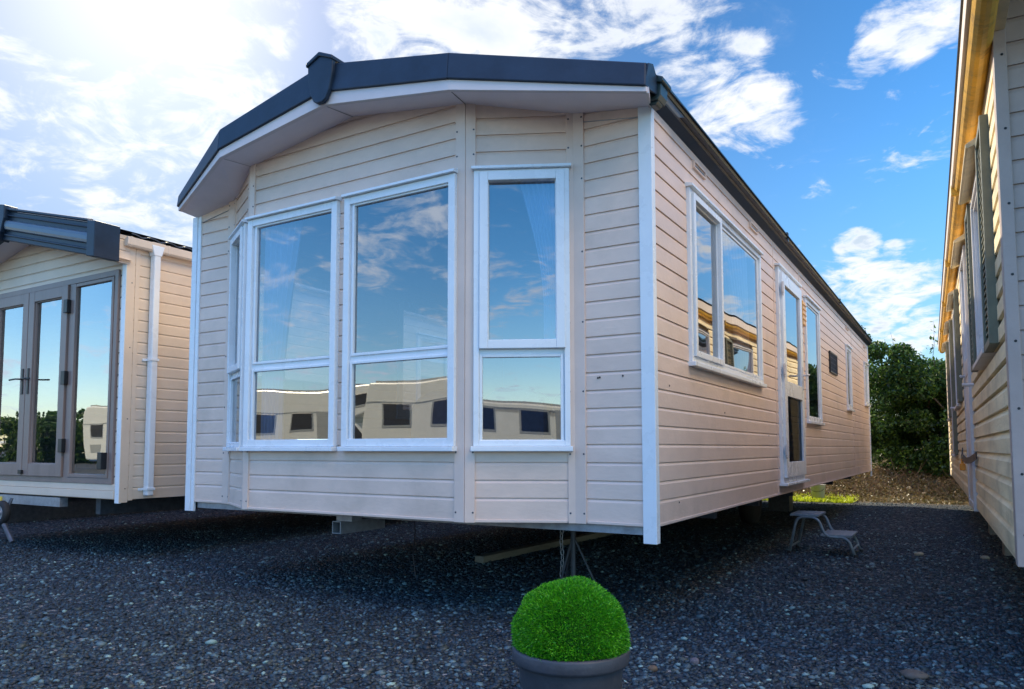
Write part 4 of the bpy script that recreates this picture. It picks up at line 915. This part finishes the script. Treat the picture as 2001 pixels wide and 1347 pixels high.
for a_, b_ in zip(P, P[1:]): mb.prism([a_+Vector((0, 0, -.022)), a_+Vector((0, 0, .022)), a_+H.n*.008+Vector((0, 0, .022)), a_+H.n*.008-Vector((0, 0, .022))], (0, 0, 0), b_-a_)
mb.build('webbing', 'black', lk)
mb = MB(); mb.box(2.93, 3.03, .075, .11, .785, .835, H); mb.ring(2.94, 3.02, .80, .87, .012, .085, .10, H); mb.build('buckle', 'orange', lk, bevel=.004)
mb = MB(); mb.box(.1, LR2-.1, -2.9, -.02, RB-.03, RB, H); mb.build('floor_underside', 'steel_dark', rv)
mb = MB(); mb.box(.1, LR2-.1, -2.9, -.05, .62, .64, H); mb.box(.1, LR2-.1, -2.0, -1.95, .64, 2.6, H); mb.build('partition', 'room', rv)
for s_, lab in ((4.45, 'nearer grey concrete block propping up the right caravan'), (6.3, 'farther grey concrete block propping up the right caravan')):
    mb = MB(); mb.box(s_, s_+.22, -.62, -.24, 0, .22, H); mb.box(s_+.01, s_+.21, -.61, -.25, .222, RB-.033, H); tag(mb.build('concrete_block', 'concrete', None, bevel=.006), lab, 'block', 'blocks under the right caravan')

# ------------------------------------------------------------------ planting behind
def leaves(P, size, dirs=None, aspect=.55):
    n = len(P); a = RNG.normal(size=(n, 3)); a /= np.linalg.norm(a, axis=1)[:, None]
    b = np.cross(a, RNG.normal(size=(n, 3))); b /= np.linalg.norm(b, axis=1)[:, None]
    s_ = size[:, None]; V = np.stack([P-a*s_, P+b*s_*aspect, P+a*s_, P-b*s_*aspect], 1)
    return V.reshape(-1, 3), np.arange(n*4).reshape(n, 4)
def hedge(name, x0, x1, y0, y1, zt, n, size, label, base=0.0, seed=0, parent_lab=None):
    rs = np.random.default_rng(seed); h = thing(name, label, 'hedge', ((x0+x1)/2, (y0+y1)/2, base))
    nc = int((x1-x0)*(y1-y0)*24); cx_ = rs.uniform(x0, x1, nc); cy_ = rs.uniform(y0, y1, nc)
    topf = zt+.16*np.sin(cx_*1.7+1)+.10*np.sin(cx_*4.3+.4)+rs.uniform(-.1, .1, nc); cz_ = base+.05+(topf-base-.35)*rs.beta(1.0, 1.0, nc); cr = rs.uniform(.22, .42, nc)
    k = rs.integers(0, nc, n); d = rs.normal(size=(n, 3)); d /= np.linalg.norm(d, axis=1)[:, None]; d *= (rs.uniform(.55, 1.05, n)*cr[k])[:, None]; d[:, 2] *= .8; k[rs.random(n) < .0] = 0
    P = np.stack([cx_[k], cy_[k], cz_[k]], 1)+d
    sp = []; stems = MB()
    for j in range(int((x1-x0)*3)):          # sprigs that stand above the top
        bx, by = rs.uniform(x0, x1), rs.uniform(y0, y1*.6+y0*.4); ln = rs.uniform(.25, .75); tp_ = np.array([bx+rs.normal()*.12, by, zt-.15+ln]); b0 = np.array([bx, by, zt-.35])
        stems.tube([b0, (b0+tp_)/2+rs.normal(size=3)*.02, tp_], [.008, .005, .002], 4, False)
        for q in range(int(16*ln/.5)): t = rs.uniform(.25, 1); sp.append(b0*(1-t)+tp_*t+rs.normal(size=3)*.045)
    for j in range(int((x1-x0)*4)):
        bx, by = rs.uniform(x0, x1), rs.uniform(y0+.3, y1); stems.tube([(bx, by, base-.05), (bx+rs.normal()*.2, by, base+.8), (bx+rs.normal()*.4, by+rs.normal()*.2, zt-.3)], [.03, .02, .008], 5, False)
    stems.build('stems', 'bark', h, fix=False)
    sp = np.array(sp); P = np.concatenate([P, sp]); v, f = leaves(P, size*rs.uniform(.6, 1.3, len(P)))
    np_mesh('foliage', v, f, 'hedge_leaf', h); return h
hedge('hedge', -.45, 4.4, 12.4, 14.6, 2.95, 190000, .038, 'tall dark green hedge closing the gap behind the caravans', .55, 3)
hedge('hedge', -14, -.2, 16.5, 18.5, 1.7, 50000, .07, 'low hedge far off, glimpsed beneath the middle caravan', .7, 6)
# brushwood and dead stalks at the foot of the hedge
tw = MB(); rs = np.random.default_rng(5)
for k in range(420):
    x, y = rs.uniform(-3, 3.2), rs.uniform(11.6, 12.6); z = float(gh(x, y)); a = rs.uniform(0, 6.28); l = rs.uniform(.15, .55); e = rs.uniform(.05, 1.2)
    p0 = Vector((x, y, z-.01)); p2 = p0+Vector((math.cos(a)*l*math.cos(e), math.sin(a)*l*.5, l*math.sin(e))); tw.tube([p0, (p0+p2)/2+Vector(rs.normal(size=3)*.02), p2], [.007, .005, .002], 4, False)
tag(tw.build('brushwood', 'twig', None, fix=False), None, None, kind='stuff')
n = 26000; xs = RNG.uniform(-4.2, 3.4, n); ys = 10.9+RNG.beta(1.6, 1.2, n)*1.9; P = np.stack([xs, ys, gh(xs, ys)+RNG.uniform(.0, .05, n)], 1); v, f = leaves(P, RNG.uniform(.012, .035, n))
tag(np_mesh('leaf_litter', v, f, 'dry_leaf'), None, None, kind='stuff')
n = 9000; xs = RNG.uniform(-3.6, -.30, n); ys = 10.45+RNG.beta(1.3, 1.8, n)*1.3; hh = RNG.uniform(.02, .075, n); b = np.stack([xs, ys, gh(xs, ys)], 1); a = RNG.uniform(0, 6.28, n); w = np.stack([np.cos(a), np.sin(a), 0*a], 1)*.009
t = b+np.stack([RNG.normal(size=n)*.03, RNG.normal(size=n)*.03, hh], 1); V = np.stack([b-w*.5, b+w*.5, (b+t)/2+w*1.3, t, (b+t)/2-w*1.3], 1).reshape(-1, 3)
tag(np_mesh('grass', V, np.arange(n*5).reshape(n, 5), 'grass_leaf'), None, None, kind='stuff')
for i, (x, y, s_) in enumerate(((.2, 11.5, .07), (.75, 11.8, .10), (-.3, 11.4, .06), (1.05, 11.2, .06), (.5, 12.0, .09), (-.7, 11.9, .07))):
    stone((x, y, float(gh(x, y))+s_*.2), (s_*.6, s_*.42, s_*.36), (.40, .32, .19), ['buff rubble stone on the sunlit earth, third from the right caravan', 'larger buff rubble lump on the bank below the hedge', 'small buff stone nearest the middle caravan corner post', 'buff rubble stone closest to the right caravan', 'tan stone highest on the bank in the gap', 'buff stone on the grass right of the bucket'][i], 20+i, i)
    bpy.data.objects[-1] if False else None

# ------------------------------------------------------------------ what the windows mirror: motorhomes and a hedge across the yard
def motorhome(label, x0, y0, ang, ln=7.0, hgt=2.95, cab=True):
    e = thing('motorhome', label, 'motorhome', (x0, y0, 0), 'motorhomes parked across the yard')
    fr = Frame((x0, y0, 0), (math.cos(ang), math.sin(ang), 0), (-math.sin(ang), math.cos(ang), 0)); w = 2.3
    mb = MB(); pts = [(0, .42), (ln*.72, .42), (ln*.74, 1.5), (ln*.80, 1.9), (ln*.98, 2.2), (ln*.99, hgt-.25), (ln*.90, hgt), (.12, hgt), (0, hgt-.2)]
    mb.prism([fr(a, 0, z) for a, z in pts], (0, 0, 0), -fr.n*w); mb.build('body', 'gel', e, bevel=.05)
    mb = MB(); mb.prism([fr(a, -.12, z) for a, z in [(ln*.725, .40), (ln*.99, .40), (ln*1.0, .95), (ln*.93, 1.15), (ln*.83, 1.75), (ln*.745, 1.82)]], (0, 0, 0), -fr.n*(w-.24)); mb.build('cab', 'gel', e, bevel=.05)
    mb = MB(); mb.prism([fr(a, -.10, z) for a, z in [(ln*.755, 1.2), (ln*.895, 1.2), (ln*.825, 1.68), (ln*.76, 1.72)]], (0, 0, 0), -fr.n*(w-.2)); mb.build('cab_window', 'black', e)
    for a, b, z0, z1 in ((ln*.10, ln*.24, 1.55, 2.12), (ln*.38, ln*.52, 1.55, 2.12), (ln*.80, ln*.92, 2.3, 2.6)):
        mb = MB(); mb.box(a-.07, b+.07, .0, .012, z0-.08, z1+.02, fr); s_ = mb.build('window_surround', 'gel_grey', e, bevel=.03)
        mb = MB(); mb.box(a, b, .012, .03, z0, z1, fr); mb.build('window', 'black', s_, bevel=.02)
    mb = MB(); mb.box(0.02, ln*.72, .001, .015, 2.15, 2.18, fr); mb.box(.3, ln*.8, -.6, -.1, hgt, hgt+.06, fr); mb.build('awning_rail', 'gel_grey', e)
    mb = MB(); mb.box(ln*.56, ln*.66, .0, .014, .55, 2.2, fr); mb.build('door', 'gel_grey', e)
    mb = MB(); mb.box(ln*.08, ln*.22, .0, .01, .75, 1.15, fr); mb.build('locker', 'gel_grey', e)
    for a in (ln*.22, ln*.84):
        for nn in (-.2, -w+.2):
            mb = MB(); c = fr(a, nn, .33); ax = fr.n; P = []
            for o_, r_ in ((-.1, .2), (-.1, .33), (.1, .33), (.1, .2)):
                for k in range(20): q = k/20*6.283; P.append(c+ax*o_+fr.u*math.cos(q)*r_+Vector((0, 0, math.sin(q)*r_)))
            mb.pts(P, [(i*20+k, i*20+(k+1) % 20, (i+1)*20+(k+1) % 20, (i+1)*20+k) for i in range(3) for k in range(20)]+[tuple(range(20))]+[tuple(range(60, 80))]); mb.build('wheel', 'rubber', e)
motorhome('cream motorhome mirrored in the middle bay window', -12.8, -12.6, R(0), 6.4, 2.72)
motorhome('cream motorhome seen end-on, mirrored in the left bay window', -20.4, -14.6, R(0), 6.6, 2.9)
motorhome('white motorhome cab mirrored in the narrow right bay window', 4.3, -18.0, R(-4), 6.8, 2.3)
motorhome('white motorhome mirrored in the french doors', -34.9, -16.5, R(0), 6.8)
hedge('hedge', -60, -2, -26, -23.5, 3.3, 120000, .15, 'long dark hedge across the yard, mirrored in the windows', 0, 9)
